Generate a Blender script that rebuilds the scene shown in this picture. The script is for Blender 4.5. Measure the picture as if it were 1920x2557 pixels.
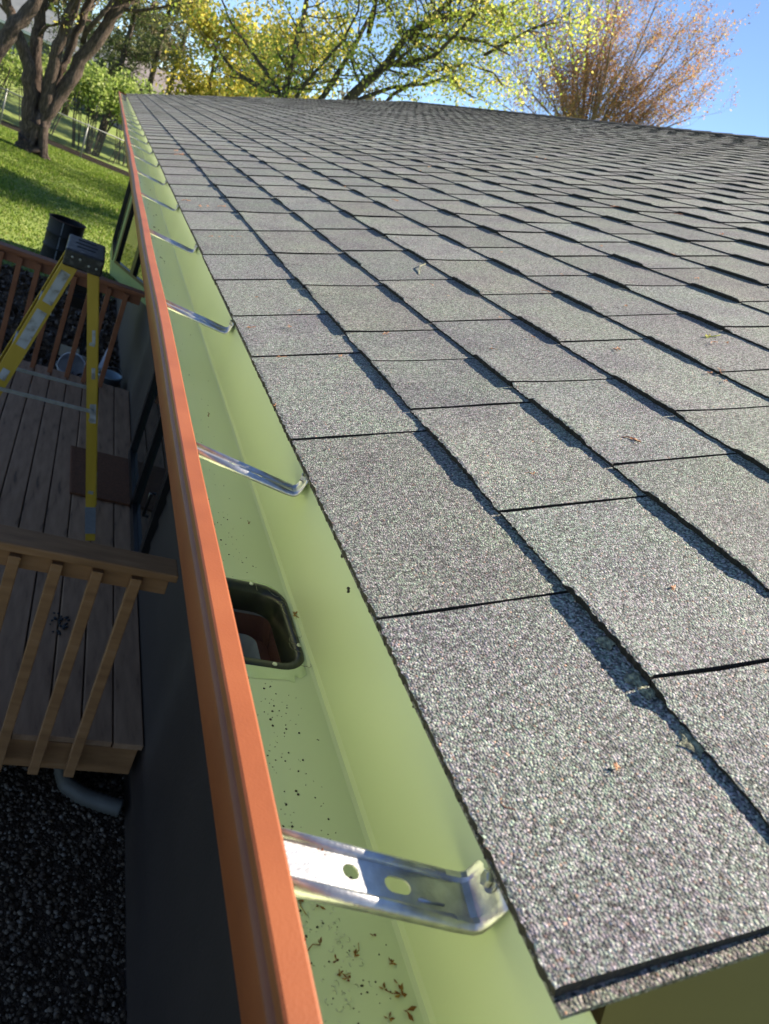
import bpy, bmesh, math, random
import numpy as np
from mathutils import Vector, Matrix
from mathutils.geometry import delaunay_2d_cdt

for o in list(bpy.data.objects):
    bpy.data.objects.remove(o, do_unlink=True)
scene = bpy.context.scene
COL = scene.collection
R = math.radians
rng = random.Random(7)
nr = np.random.RandomState(11)

# ------------------------------------------------------------------ camera
CAM = np.array([-0.24759901, -0.15138305, 0.25617742])
AX = np.array([[0.87108737, -0.29026738, 0.39617122],
               [0.22816125, -0.47515165, -0.84980783],
               [0.43491291, 0.83064779, -0.34767084]])   # right, down, forward
FPX = 1923.64                                            # focal length in photo pixels (1920 wide)
cd = bpy.data.cameras.new('camera')
cam = bpy.data.objects.new('camera', cd)
COL.objects.link(cam)
cd.sensor_fit = 'HORIZONTAL'
cd.sensor_width = 6.8
cd.lens = FPX / 1920.0 * 6.8
cd.clip_start = 0.01
cd.clip_end = 3000
cam.matrix_world = Matrix(((AX[0][0], -AX[1][0], -AX[2][0], CAM[0]),
                           (AX[0][1], -AX[1][1], -AX[2][1], CAM[1]),
                           (AX[0][2], -AX[1][2], -AX[2][2], CAM[2]),
                           (0, 0, 0, 1)))
cd.dof.use_dof = True
cd.dof.focus_distance = 0.85
cd.dof.aperture_fstop = 3.6
scene.camera = cam

# ------------------------------------------------------------------ light
SUN = Vector((0.82, 0.11, 0.715)).normalized()
world = bpy.data.worlds.new('World')
scene.world = world
world.use_nodes = True
wn = world.node_tree
sky = wn.nodes.new('ShaderNodeTexSky')
sky.sky_type = 'NISHITA'
sky.sun_disc = False
sky.sun_elevation = math.asin(SUN.z)
sky.sun_rotation = math.atan2(SUN.x, SUN.y)
sky.air_density = 0.6
sky.dust_density = 0.0
sky.ozone_density = 5.0
bg = wn.nodes['Background']
bg.inputs['Strength'].default_value = 0.09
wn.links.new(sky.outputs[0], bg.inputs['Color'])
sd = bpy.data.lights.new('sun', 'SUN')
sd.energy = 5.0
sd.angle = R(0.5)
sd.color = (1.0, 0.93, 0.82)
so = bpy.data.objects.new('sun', sd)
COL.objects.link(so)
so.rotation_euler = SUN.to_track_quat('Z', 'Y').to_euler()
scene.view_settings.view_transform = 'Standard'
scene.view_settings.look = 'None'
scene.view_settings.gamma = 1.0
scene.view_settings.use_curve_mapping = False
scene.view_settings.exposure = 1.5
scene.view_settings.use_white_balance = True      # the phone's warm balance
scene.view_settings.white_balance_temperature = 7300
scene.render.engine = 'CYCLES'

# ------------------------------------------------------------------ pixel helpers
def ray(px, py):
    d = np.array([(px - 960.0) / FPX, (py - 1278.5) / FPX, 1.0])
    return AX.T @ d
def at_y(px, py, y):
    d = ray(px, py); return CAM + d * (y - CAM[1]) / d[1]
def at_z(px, py, z):
    d = ray(px, py); return CAM + d * (z - CAM[2]) / d[2]
def proj(P):
    q = AX @ (np.asarray(P, float) - CAM)
    return 960 + FPX * q[0] / q[2], 1278.5 + FPX * q[1] / q[2], q[2]

# ------------------------------------------------------------------ materials
def newmat(name):
    m = bpy.data.materials.new(name); m.use_nodes = True
    nt = m.node_tree
    return m, nt, nt.nodes['Principled BSDF']
def N(nt, t, **kw):
    n = nt.nodes.new(t)
    for k, v in kw.items(): setattr(n, k, v)
    return n
def ramp(nt, stops):
    r = N(nt, 'ShaderNodeValToRGB')
    e = r.color_ramp.elements
    e[0].position, e[0].color = stops[0][0], (*stops[0][1], 1)
    e[1].position, e[1].color = stops[-1][0], (*stops[-1][1], 1)
    for p, c in stops[1:-1]:
        x = e.new(p); x.color = (*c, 1)
    return r
def noise_mat(name, stops, scale=5., rough=.6, metal=0., bump=0., bscale=None, detail=5., coord='Object',
              stretch=None, spec=.5, dist=.01, island=0.):
    m, nt, b = newmat(name)
    tc = N(nt, 'ShaderNodeTexCoord'); vec = tc.outputs[coord]
    if stretch:
        mp = N(nt, 'ShaderNodeMapping'); mp.inputs['Scale'].default_value = stretch
        nt.links.new(vec, mp.inputs['Vector']); vec = mp.outputs[0]
    nz = N(nt, 'ShaderNodeTexNoise'); nz.inputs['Scale'].default_value = scale; nz.inputs['Detail'].default_value = detail
    nt.links.new(vec, nz.inputs['Vector'])
    r = ramp(nt, stops)
    fac = nz.outputs['Fac']
    if island:
        g = N(nt, 'ShaderNodeNewGeometry')
        mx = N(nt, 'ShaderNodeMix', data_type='FLOAT'); mx.inputs[0].default_value = island
        nt.links.new(fac, mx.inputs[2]); nt.links.new(g.outputs['Random Per Island'], mx.inputs[3]); fac = mx.outputs[0]
    nt.links.new(fac, r.inputs[0]); nt.links.new(r.outputs[0], b.inputs['Base Color'])
    b.inputs['Roughness'].default_value = rough; b.inputs['Metallic'].default_value = metal
    b.inputs['Specular IOR Level'].default_value = spec
    if bump:
        n2 = N(nt, 'ShaderNodeTexNoise'); n2.inputs['Scale'].default_value = bscale or scale * 6; n2.inputs['Detail'].default_value = 4
        nt.links.new(vec, n2.inputs['Vector'])
        bp = N(nt, 'ShaderNodeBump'); bp.inputs['Strength'].default_value = bump; bp.inputs['Distance'].default_value = dist
        nt.links.new(n2.outputs['Fac'], bp.inputs['Height']); nt.links.new(bp.outputs[0], b.inputs['Normal'])
    return m
def leaf_mat(name, stops, trans=.5, rough=.55):
    m, nt, b = newmat(name)
    g = N(nt, 'ShaderNodeNewGeometry')
    r = ramp(nt, stops)
    nt.links.new(g.outputs['Random Per Island'], r.inputs[0])
    nt.links.new(r.outputs[0], b.inputs['Base Color'])
    b.inputs['Roughness'].default_value = rough
    b.inputs['Specular IOR Level'].default_value = .3
    t = N(nt, 'ShaderNodeBsdfTranslucent'); nt.links.new(r.outputs[0], t.inputs[0])
    mx = N(nt, 'ShaderNodeMixShader'); mx.inputs[0].default_value = trans
    nt.links.new(b.outputs[0], mx.inputs[1]); nt.links.new(t.outputs[0], mx.inputs[2])
    nt.links.new(mx.outputs[0], nt.nodes['Material Output'].inputs['Surface'])
    return m

def granule_mat(name, gain=1.0):
    m, nt, b = newmat(name)
    g = N(nt, 'ShaderNodeNewGeometry')
    v = N(nt, 'ShaderNodeTexVoronoi'); v.inputs['Scale'].default_value = 640; v.inputs['Randomness'].default_value = 1
    nt.links.new(g.outputs['Position'], v.inputs['Vector'])
    sep = N(nt, 'ShaderNodeSeparateColor'); nt.links.new(v.outputs['Color'], sep.inputs[0])
    q = gain
    r = ramp(nt, [(0, (.05*q, .05*q, .052*q)), (.2, (.11*q, .11*q, .112*q)), (.5, (.25*q, .252*q, .25*q)),
                  (.8, (.37*q, .375*q, .365*q)), (1, (.60*q, .60*q, .58*q))])
    nt.links.new(sep.outputs[0], r.inputs[0])
    tint = ramp(nt, [(0, (.80, 1.04, .84)), (.3, (.92, 1.04, .93)), (.55, (1.0, 1, .97)), (.8, (1.04, .96, 1.05)), (.96, (1.02, .90, 1.0)), (1, (1.35, .85, .62))])
    nt.links.new(sep.outputs[1], tint.inputs[0])
    mul = N(nt, 'ShaderNodeMix', data_type='RGBA', blend_type='MULTIPLY'); mul.inputs[0].default_value = 1
    nt.links.new(r.outputs[0], mul.inputs[6]); nt.links.new(tint.outputs[0], mul.inputs[7])
    nz = N(nt, 'ShaderNodeTexNoise'); nz.inputs['Scale'].default_value = 9; nz.inputs['Detail'].default_value = 4
    nt.links.new(g.outputs['Position'], nz.inputs['Vector'])
    big = ramp(nt, [(.3, (.84, .79, .86)), (.5, (1, 1, 1)), (.72, (1.02, 1.10, 1.0))])
    nt.links.new(nz.outputs['Fac'], big.inputs[0])
    mul2 = N(nt, 'ShaderNodeMix', data_type='RGBA', blend_type='MULTIPLY'); mul2.inputs[0].default_value = 1
    nt.links.new(mul.outputs[2], mul2.inputs[6]); nt.links.new(big.outputs[0], mul2.inputs[7])
    at = N(nt, 'ShaderNodeAttribute', attribute_name='tone')
    mul3 = N(nt, 'ShaderNodeMix', data_type='RGBA', blend_type='MULTIPLY'); mul3.inputs[0].default_value = 1
    nt.links.new(mul2.outputs[2], mul3.inputs[6]); nt.links.new(at.outputs['Color'], mul3.inputs[7])
    nt.links.new(mul3.outputs[2], b.inputs['Base Color'])
    b.inputs['Roughness'].default_value = .75
    b.inputs['Specular IOR Level'].default_value = .35
    inv = N(nt, 'ShaderNodeMath', operation='SUBTRACT'); inv.inputs[0].default_value = 1
    nt.links.new(v.outputs['Distance'], inv.inputs[1])
    ad = N(nt, 'ShaderNodeMath', operation='MULTIPLY_ADD'); ad.inputs[1].default_value = .7
    nt.links.new(sep.outputs[2], ad.inputs[0]); nt.links.new(inv.outputs[0], ad.inputs[2])
    bp = N(nt, 'ShaderNodeBump'); bp.inputs['Strength'].default_value = .85; bp.inputs['Distance'].default_value = .0011
    nt.links.new(ad.outputs[0], bp.inputs['Height']); nt.links.new(bp.outputs[0], b.inputs['Normal'])
    return m

M = {}
M['granule'] = granule_mat('shingle_granules', .77)
M['asphalt'] = noise_mat('shingle_edge', [(.3, (.010, .009, .008)), (.6, (.026, .022, .018)), (.8, (.09, .07, .05))], scale=420, rough=.9, bump=.8, bscale=600, dist=.002, detail=2)
M['green'] = noise_mat('green_gutter_paint', [(.25, (.55, .635, .40)), (.7, (.585, .67, .43))], scale=4, rough=.30, bump=.05, bscale=9, dist=.004, spec=.45)
M['orange'] = noise_mat('orange_gutter_paint', [(.25, (.19, .054, .020)), (.5, (.24, .069, .025)), (.75, (.27, .083, .031))], scale=14, rough=.44, bump=.16, bscale=700, dist=.0008, spec=.35)
M['zinc'] = noise_mat('galvanised_steel', [(.3, (.50, .50, .50)), (.7, (.74, .74, .73))], scale=90, rough=.40, metal=1, bump=.25, bscale=450, dist=.001)
M['screw'] = noise_mat('screw_steel', [(.3, (.45, .45, .44)), (.7, (.65, .65, .63))], scale=200, rough=.35, metal=1)
M['blackpl'] = noise_mat('black_plastic', [(.3, (.008, .01, .009)), (.7, (.02, .024, .02))], scale=60, rough=.32, bump=.15, bscale=120, dist=.001)
M['brownpipe'] = noise_mat('brown_downspout_inside', [(.3, (.12, .06, .05)), (.7, (.16, .08, .065))], scale=10, rough=.25)
M['bluepipe'] = noise_mat('grey_downspout_wall', [(.3, (.42, .50, .60)), (.7, (.52, .60, .70))], scale=10, rough=.22, metal=.6)
M['sealant'] = noise_mat('clear_sealant', [(.3, (.52, .64, .36)), (.7, (.57, .68, .40))], scale=40, rough=.12, bump=.3, bscale=80, dist=.002, spec=.6)
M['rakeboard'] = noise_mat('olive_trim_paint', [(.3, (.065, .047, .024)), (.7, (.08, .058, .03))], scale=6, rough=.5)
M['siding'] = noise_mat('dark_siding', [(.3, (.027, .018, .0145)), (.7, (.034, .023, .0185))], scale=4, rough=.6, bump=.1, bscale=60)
M['soffit'] = noise_mat('soffit_paint', [(.3, (.2, .2, .18)), (.7, (.25, .25, .22))], scale=4, rough=.6)
M['housegreen'] = noise_mat('green_trim_paint', [(.3, (.19, .27, .09)), (.7, (.23, .31, .11))], scale=4, rough=.45)
M['blackframe'] = noise_mat('black_window_frame', [(.3, (.008, .008, .008)), (.7, (.014, .014, .014))], scale=10, rough=.3)
def glassmat():
    m, nt, b = newmat('dark_window_glass')
    b.inputs['Base Color'].default_value = (.01, .014, .012, 1)
    b.inputs['Roughness'].default_value = .02
    b.inputs['Metallic'].default_value = 0.0
    b.inputs['IOR'].default_value = 2.4
    b.inputs['Specular IOR Level'].default_value = .9
    return m
M['glass'] = glassmat()
M['deckboard'] = noise_mat('weathered_deck_stain', [(.25, (.09, .046, .024)), (.40, (.30, .165, .09)), (.6, (.38, .215, .12)), (.8, (.42, .26, .155))], scale=3.5, rough=.75, bump=.3, bscale=40, stretch=(6, 1, 6), dist=.003)
M['railwood'] = noise_mat('tan_rail_stain', [(.25, (.22, .10, .036)), (.6, (.33, .155, .06)), (.8, (.36, .20, .095))], scale=5, rough=.7, bump=.2, bscale=50, stretch=(1, 6, 6), dist=.003)
M['redwood'] = noise_mat('red_rail_stain', [(.25, (.20, .064, .024)), (.6, (.29, .10, .04)), (.8, (.33, .14, .065))], scale=5, rough=.65, bump=.2, bscale=50, dist=.003)
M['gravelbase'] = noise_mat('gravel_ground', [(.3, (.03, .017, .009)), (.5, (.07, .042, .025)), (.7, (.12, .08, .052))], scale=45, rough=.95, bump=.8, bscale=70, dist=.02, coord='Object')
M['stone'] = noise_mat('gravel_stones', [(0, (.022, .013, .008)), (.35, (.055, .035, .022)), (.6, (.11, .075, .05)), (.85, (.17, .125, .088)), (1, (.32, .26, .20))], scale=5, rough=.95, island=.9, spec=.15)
M['litter'] = leaf_mat('dead_leaf_litter', [(0, (.03, .018, .010)), (.5, (.08, .048, .027)), (1, (.17, .115, .075))], trans=.1)
M['mulch'] = noise_mat('dark_mulch', [(.3, (.010, .007, .006)), (.6, (.022, .016, .013)), (.8, (.05, .037, .03))], scale=25, rough=.95, bump=.8, bscale=60, dist=.03, spec=.05)
M['yellow'] = noise_mat('yellow_fibreglass', [(.3, (.46, .285, .018)), (.7, (.56, .35, .03))], scale=12, rough=.45, bump=.15, bscale=120, stretch=(1, 1, .15), dist=.001)
M['aluminium'] = noise_mat('dull_aluminium', [(.3, (.32, .34, .33)), (.7, (.46, .48, .47))], scale=30, rough=.45, metal=.7)
M['sticker'] = noise_mat('worn_sticker', [(.35, (.18, .15, .11)), (.5, (.42, .42, .40)), (.7, (.50, .50, .49))], scale=14, rough=.6)
M['stickgrey'] = noise_mat('grey_tape', [(.3, (.14, .16, .18)), (.7, (.2, .22, .24))], scale=20, rough=.5)
M['capblack'] = noise_mat('scuffed_black_cap', [(.35, (.008, .008, .008)), (.55, (.02, .02, .02)), (.72, (.12, .12, .11))], scale=26, rough=.5, bump=.2, bscale=60)
M['rubber'] = noise_mat('rubber', [(.3, (.015, .015, .016)), (.7, (.03, .03, .03))], scale=20, rough=.8)
M['mat'] = noise_mat('coir_mat', [(.3, (.11, .038, .014)), (.7, (.20, .07, .028))], scale=70, rough=1, bump=1, bscale=220, dist=.01)
M['barrel'] = noise_mat('burnt_black_steel', [(.3, (.004, .004, .004)), (.62, (.009, .008, .008)), (.78, (.04, .032, .028))], scale=9, rough=.7, bump=.2, bscale=25)
M['rust'] = noise_mat('rusty_steel', [(.3, (.035, .022, .02)), (.7, (.11, .06, .045))], scale=14, rough=.85)
M['white'] = noise_mat('white_plastic', [(.3, (.55, .58, .62)), (.7, (.65, .67, .70))], scale=6, rough=.4)
M['bluepl'] = noise_mat('pale_blue_plastic', [(.3, (.30, .42, .48)), (.7, (.38, .50, .55))], scale=6, rough=.4)
M['pvc'] = noise_mat('grey_corrugated_pipe', [(.3, (.075, .07, .058)), (.7, (.10, .095, .08))], scale=10, rough=.6)
M['bark'] = noise_mat('grey_brown_bark', [(.25, (.035, .024, .019)), (.5, (.09, .062, .047)), (.75, (.20, .145, .115))], scale=6, rough=.95, bump=1, bscale=14, stretch=(4, 4, .7), dist=.05)
M['barkdark'] = noise_mat('dark_bark', [(.3, (.035, .028, .022)), (.7, (.10, .08, .062))], scale=8, rough=.95)
M['twigred'] = noise_mat('grey_red_twigs', [(.3, (.17, .12, .085)), (.7, (.30, .21, .15))], scale=5, rough=.9)
M['leafgreen'] = leaf_mat('new_green_leaves', [(0, (.22, .30, .05)), (.35, (.36, .46, .08)), (.65, (.52, .56, .12)), (.85, (.68, .60, .16)), (1, (.75, .62, .22))], trans=.62)
M['leafyellow'] = leaf_mat('yellow_green_leaves', [(0, (.17, .19, .03)), (.4, (.36, .34, .05)), (.8, (.56, .48, .09)), (1, (.68, .56, .14))], trans=.6)
M['leafshrub'] = leaf_mat('shrub_leaves', [(0, (.10, .15, .03)), (.4, (.24, .34, .07)), (.8, (.38, .47, .13)), (1, (.48, .54, .22))], trans=.5)
M['needle'] = leaf_mat('pine_needles', [(0, (.06, .085, .03)), (.5, (.12, .155, .055)), (1, (.22, .24, .09))], trans=.35)
M['drab'] = leaf_mat('olive_far_foliage', [(0, (.07, .07, .03)), (.5, (.14, .13, .06)), (1, (.24, .2, .10))], trans=.3)
M['bud'] = leaf_mat('red_brown_buds', [(0, (.28, .13, .075)), (.4, (.46, .23, .13)), (.7, (.55, .32, .15)), (.88, (.60, .44, .14)), (1, (.5, .42, .16))], trans=.5)
M['dry'] = leaf_mat('dried_flower', [(0, (.10, .028, .014)), (.5, (.22, .08, .02)), (1, (.38, .22, .05))], trans=.3)
M['peach'] = leaf_mat('orange_bud_scale', [(0, (.46, .18, .09)), (.5, (.62, .30, .16)), (1, (.7, .44, .26))], trans=.3)
M['speck'] = noise_mat('black_grit', [(.3, (.012, .014, .01)), (.7, (.05, .045, .035))], scale=300, rough=.9)
M['shaving'] = noise_mat('metal_shavings', [(.3, (.42, .48, .33)), (.7, (.7, .74, .62))], scale=300, rough=.35)
M['lichen'] = noise_mat('pale_lichen', [(.35, (.09, .09, .07)), (.5, (.24, .25, .17)), (.65, (.36, .36, .26))], scale=300, rough=.95, bump=1, bscale=500, dist=.003)
M['wire'] = noise_mat('galvanised_wire', [(.3, (.16, .17, .17)), (.7, (.25, .26, .26))], scale=3, rough=.5, metal=.3)
M['fencepost'] = noise_mat('galvanised_post', [(.3, (.15, .16, .155)), (.7, (.21, .22, .215))], scale=3, rough=.45, metal=.4)
M['farroof'] = noise_mat('far_grey_roof', [(.3, (.13, .115, .12)), (.7, (.18, .16, .165))], scale=3, rough=.9)
M['farwall'] = noise_mat('far_beige_wall', [(.3, (.36, .29, .24)), (.7, (.42, .34, .28))], scale=2, rough=.8)
M['fargrey'] = noise_mat('far_grey_wall', [(.3, (.10, .115, .13)), (.7, (.135, .15, .165))], scale=2, rough=.8)
M['farwhite'] = noise_mat('far_white_trim', [(.3, (.6, .6, .6)), (.7, (.68, .68, .68))], scale=2, rough=.6)

def lawn_mat():
    m, nt, b = newmat('lawn_turf')
    tc = N(nt, 'ShaderNodeTexCoord')
    def nz(s, d=5):
        n = N(nt, 'ShaderNodeTexNoise'); n.inputs['Scale'].default_value = s; n.inputs['Detail'].default_value = d
        nt.links.new(tc.outputs['Object'], n.inputs['Vector']); return n
    a, c, f = nz(.5), nz(5), nz(40)
    mx = N(nt, 'ShaderNodeMix', data_type='FLOAT'); mx.inputs[0].default_value = .5
    nt.links.new(a.outputs['Fac'], mx.inputs[2]); nt.links.new(c.outputs['Fac'], mx.inputs[3])
    mx2 = N(nt, 'ShaderNodeMix', data_type='FLOAT'); mx2.inputs[0].default_value = .35
    nt.links.new(mx.outputs[0], mx2.inputs[2]); nt.links.new(f.outputs['Fac'], mx2.inputs[3])
    r = ramp(nt, [(.3, (.075, .125, .022)), (.45, (.125, .185, .032)), (.58, (.18, .225, .045)), (.72, (.26, .25, .09))])
    nt.links.new(mx2.outputs[0], r.inputs[0]); nt.links.new(r.outputs[0], b.inputs['Base Color'])
    b.inputs['Roughness'].default_value = .9
    bp = N(nt, 'ShaderNodeBump'); bp.inputs['Strength'].default_value = .7; bp.inputs['Distance'].default_value = .05
    nt.links.new(f.outputs['Fac'], bp.inputs['Height']); nt.links.new(bp.outputs[0], b.inputs['Normal'])
    return m
M['lawn'] = lawn_mat()
M['blade'] = leaf_mat('grass_blades', [(0, (.085, .155, .02)), (.5, (.17, .26, .033)), (.9, (.25, .32, .06)), (1, (.38, .34, .15))], trans=.35)

# ------------------------------------------------------------------ mesh helpers
def link(o, parent=None):
    COL.objects.link(o)
    if parent is not None: o.parent = parent
    return o
def tag(o, label=None, cat=None, group=None, kind=None):
    if label: o['label'] = label
    if cat: o['category'] = cat
    if group: o['group'] = group
    if kind: o['kind'] = kind
    return o
def empty(name, loc=(0, 0, 0), rz=0.):
    o = bpy.data.objects.new(name, None); o.empty_display_size = .1
    o.location = loc; o.rotation_euler = (0, 0, rz)
    return link(o)
def mesh(name, verts, faces, mats, parent=None, smooth=False, midx=None, loc=None):
    me = bpy.data.meshes.new(name)
    me.from_pydata([tuple(v) for v in verts], [], [tuple(f) for f in faces])
    for m in (mats if isinstance(mats, (list, tuple)) else [mats]): me.materials.append(m)
    if midx is not None: me.polygons.foreach_set('material_index', midx)
    if smooth: me.polygons.foreach_set('use_smooth', [True] * len(me.polygons))
    me.update()
    o = bpy.data.objects.new(name, me)
    if loc is not None: o.location = loc
    return link(o, parent)
class MB:
    """collects shapes into one mesh"""
    def __init__(s): s.v = []; s.f = []
    def box(s, c, d, rot=None, ch=0.):
        hx, hy, hz = d[0]/2, d[1]/2, d[2]/2
        b = len(s.v)
        m = rot if rot is not None else Matrix.Identity(3)
        c = Vector(c)
        if ch <= 0:
            for x, y, z in ((-1,-1,-1),(1,-1,-1),(1,1,-1),(-1,1,-1),(-1,-1,1),(1,-1,1),(1,1,1),(-1,1,1)):
                s.v.append(tuple(c + m @ Vector((x*hx, y*hy, z*hz))))
            for f in ((0,3,2,1),(4,5,6,7),(0,1,5,4),(1,2,6,5),(2,3,7,6),(3,0,4,7)): s.f.append(tuple(b+i for i in f))
        else:
            bm = bmesh.new(); bmesh.ops.create_cube(bm, size=1)
            for v in bm.verts: v.co = Vector((v.co.x*d[0], v.co.y*d[1], v.co.z*d[2]))
            bmesh.ops.bevel(bm, geom=list(bm.edges), offset=ch, segments=2, affect='EDGES', profile=.5)
            bm.verts.index_update()
            for v in bm.verts: s.v.append(tuple(c + m @ v.co))
            for f in bm.faces: s.f.append(tuple(b + v.index for v in f.verts))
            bm.free()
        return s
    def tube(s, pts, rad, n=8, cap=True):
        pts = [Vector(p) for p in pts]
        if not isinstance(rad, (list, tuple)): rad = [rad]*len(pts)
        b = len(s.v); up = Vector((0.123, .2, .97))
        for i, p in enumerate(pts):
            t = (pts[min(i+1, len(pts)-1)] - pts[max(i-1, 0)]).normalized()
            u = t.cross(up)
            if u.length < .05: u = t.cross(Vector((1, .1, 0)))
            u.normalize(); w = t.cross(u)
            for k in range(n):
                a = 2*math.pi*k/n
                s.v.append(tuple(p + (u*math.cos(a) + w*math.sin(a))*rad[i]))
        for i in range(len(pts)-1):
            for k in range(n):
                s.f.append((b+i*n+k, b+i*n+(k+1) % n, b+(i+1)*n+(k+1) % n, b+(i+1)*n+k))
        if cap:
            s.f.append(tuple(b+k for k in reversed(range(n)))); s.f.append(tuple(b+(len(pts)-1)*n+k for k in range(n)))
        return s
    def prism(s, poly, y0, y1):
        """extrude an (x,z) polygon along y"""
        b = len(s.v); n = len(poly)
        for y in (y0, y1):
            for x, z in poly: s.v.append((x, y, z))
        s.f.append(tuple(b+i for i in range(n))); s.f.append(tuple(b+n+i for i in reversed(range(n))))
        for i in range(n): s.f.append((b+i, b+n+i, b+n+(i+1) % n, b+(i+1) % n))
        return s
    def lathe(s, prof, c, n=24, axis=None):
        b = len(s.v); m = axis if axis is not None else Matrix.Identity(3); c = Vector(c)
        for r, z in prof:
            for k in range(n):
                a = 2*math.pi*k/n
                s.v.append(tuple(c + m @ Vector((r*math.cos(a), r*math.sin(a), z))))
        for i in range(len(prof)-1):
            for k in range(n): s.f.append((b+i*n+k, b+i*n+(k+1) % n, b+(i+1)*n+(k+1) % n, b+(i+1)*n+k))
        return s
    def build(s, name, mat, parent=None, smooth=False, loc=None):
        if loc is not None:
            L = Vector(loc); s.v = [tuple(Vector(v)-L) for v in s.v]
        o = mesh(name, s.v, s.f, mat, parent, smooth, loc=loc)
        bm = bmesh.new(); bm.from_mesh(o.data); bmesh.ops.recalc_face_normals(bm, faces=bm.faces[:]); bm.to_mesh(o.data); bm.free()
        return o

def quads(centers, size, aspect=1.6, jit=.4, upbias=None):
    """diamond leaves as numpy arrays"""
    n = len(centers); c = np.asarray(centers)
    u = nr.normal(size=(n, 3)); u /= np.linalg.norm(u, axis=1)[:, None]
    w = nr.normal(size=(n, 3))
    if upbias is not None: w = w + np.asarray(upbias)
    v = np.cross(u, w); v /= (np.linalg.norm(v, axis=1)[:, None] + 1e-9)
    s = size*(1 + jit*nr.uniform(-1, 1, n))[:, None]
    a, b = u*s*.5, v*s*.5/aspect
    V = np.stack([c-a, c-a*.1+b, c+a, c-a*.1-b], 1).reshape(-1, 3)
    F = np.arange(4*n).reshape(-1, 4)
    return V, F
def np_mesh(name, V, F, mat, parent=None, loc=None):
    me = bpy.data.meshes.new(name)
    V = np.asarray(V, dtype=np.float32); F = np.asarray(F, dtype=np.int32)
    if loc is not None: V = V - np.asarray(loc, dtype=np.float32)
    k = F.shape[1]
    me.vertices.add(len(V)); me.vertices.foreach_set('co', V.ravel())
    me.loops.add(F.size); me.loops.foreach_set('vertex_index', F.ravel())
    me.polygons.add(len(F)); me.polygons.foreach_set('loop_start', np.arange(0, F.size, k, dtype=np.int32))
    me.update(calc_edges=True); me.validate()
    me.materials.append(mat)
    o = bpy.data.objects.new(name, me)
    if loc is not None: o.location = loc
    return link(o, parent)

# ------------------------------------------------------------------ the setting: ground
GZ = -2.76            # gravel by the wall
LZ = -3.0             # lawn
def sheet(name, x0, x1, y0, y1, z, mat):
    return tag(mesh(name, [(x0, y0, z), (x1, y0, z), (x1, y1, z), (x0, y1, z)], [(0, 1, 2, 3)], mat), kind='structure')
sheet('lawn', -900, 900, -900, 1500, LZ, M['lawn'])
gb = MB()
gx = [-6, -4.5, 9.0]; gy = [-4, 12.2, 14.2]
gv = [(-6.0, -6, LZ-.02), (-4.4, -6, GZ), (.9, -6, GZ), (-6.0, 9.5, LZ-.02), (-4.4, 9.5, GZ-.03), (.9, 9.5, GZ-.03),
      (-6.0, 13.3, LZ-.02), (-4.4, 13.2, LZ-.015), (.9, 13.9, LZ-.01)]
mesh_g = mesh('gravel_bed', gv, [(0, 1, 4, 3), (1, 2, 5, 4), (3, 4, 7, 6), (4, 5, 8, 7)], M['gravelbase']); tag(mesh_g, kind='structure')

# gravel stones: too many to count
def blob(seed, n=1):
    bm = bmesh.new(); bmesh.ops.create_icosphere(bm, subdivisions=1, radius=1)
    r = random.Random(seed)
    v = np.array([np.array(x.co)*(r.uniform(.7, 1.15)) for x in bm.verts]); f = np.array([[y.index for y in x.verts] for x in bm.faces])
    bm.free(); return v, f
def scatter_blobs(name, pts, sizes, mat, squash=(1, 1, .7), parent=None, sub=None):
    protos = [blob(i) for i in range(6)]
    VV, FF, off = [], [], 0
    for i, p in enumerate(pts):
        v, f = protos[i % 6]
        a = rng.uniform(0, 6.28); ca, sa = math.cos(a), math.sin(a)
        s = sizes[i]*np.array([rng.uniform(.7, 1.3), rng.uniform(.7, 1.3), 1])*np.array(squash)
        q = v*s; q = np.stack([q[:, 0]*ca-q[:, 1]*sa, q[:, 0]*sa+q[:, 1]*ca, q[:, 2]], 1) + np.asarray(p)
        VV.append(q); FF.append(f+off); off += len(v)
    return np_mesh(name, np.concatenate(VV), np.concatenate(FF), mat, parent)
gp, gs = [], []
for i in range(15000):
    x = rng.uniform(-.75, .62); y = rng.uniform(.9, 3.1)
    s = rng.choice((.005, .006, .007, .008, .010, .013)); gp.append((x, y, GZ + rng.uniform(0, .008))); gs.append(s)
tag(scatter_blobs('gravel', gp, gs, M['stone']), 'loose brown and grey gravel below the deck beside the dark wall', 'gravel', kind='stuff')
n = 5200
lp = np.stack([nr.uniform(-2.2, .6, n), nr.uniform(7.4, 13.2, n), np.full(n, GZ+.02)], 1)
lp[:, 2] += nr.uniform(-.005, .03, n) - .055*np.clip((lp[:, 1]-9.5)/4, 0, 1)*4
V, F = quads(lp, .07, 1.4, .5, upbias=(0, 0, .1)); V[:, 2] = np.where(V[:, 2] < LZ, LZ+.01, V[:, 2])
tag(np_mesh('leaf_litter', V, F, M['litter']), 'brown dead leaves and twigs on the ground behind the deck', 'leaf litter', kind='stuff')
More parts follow.
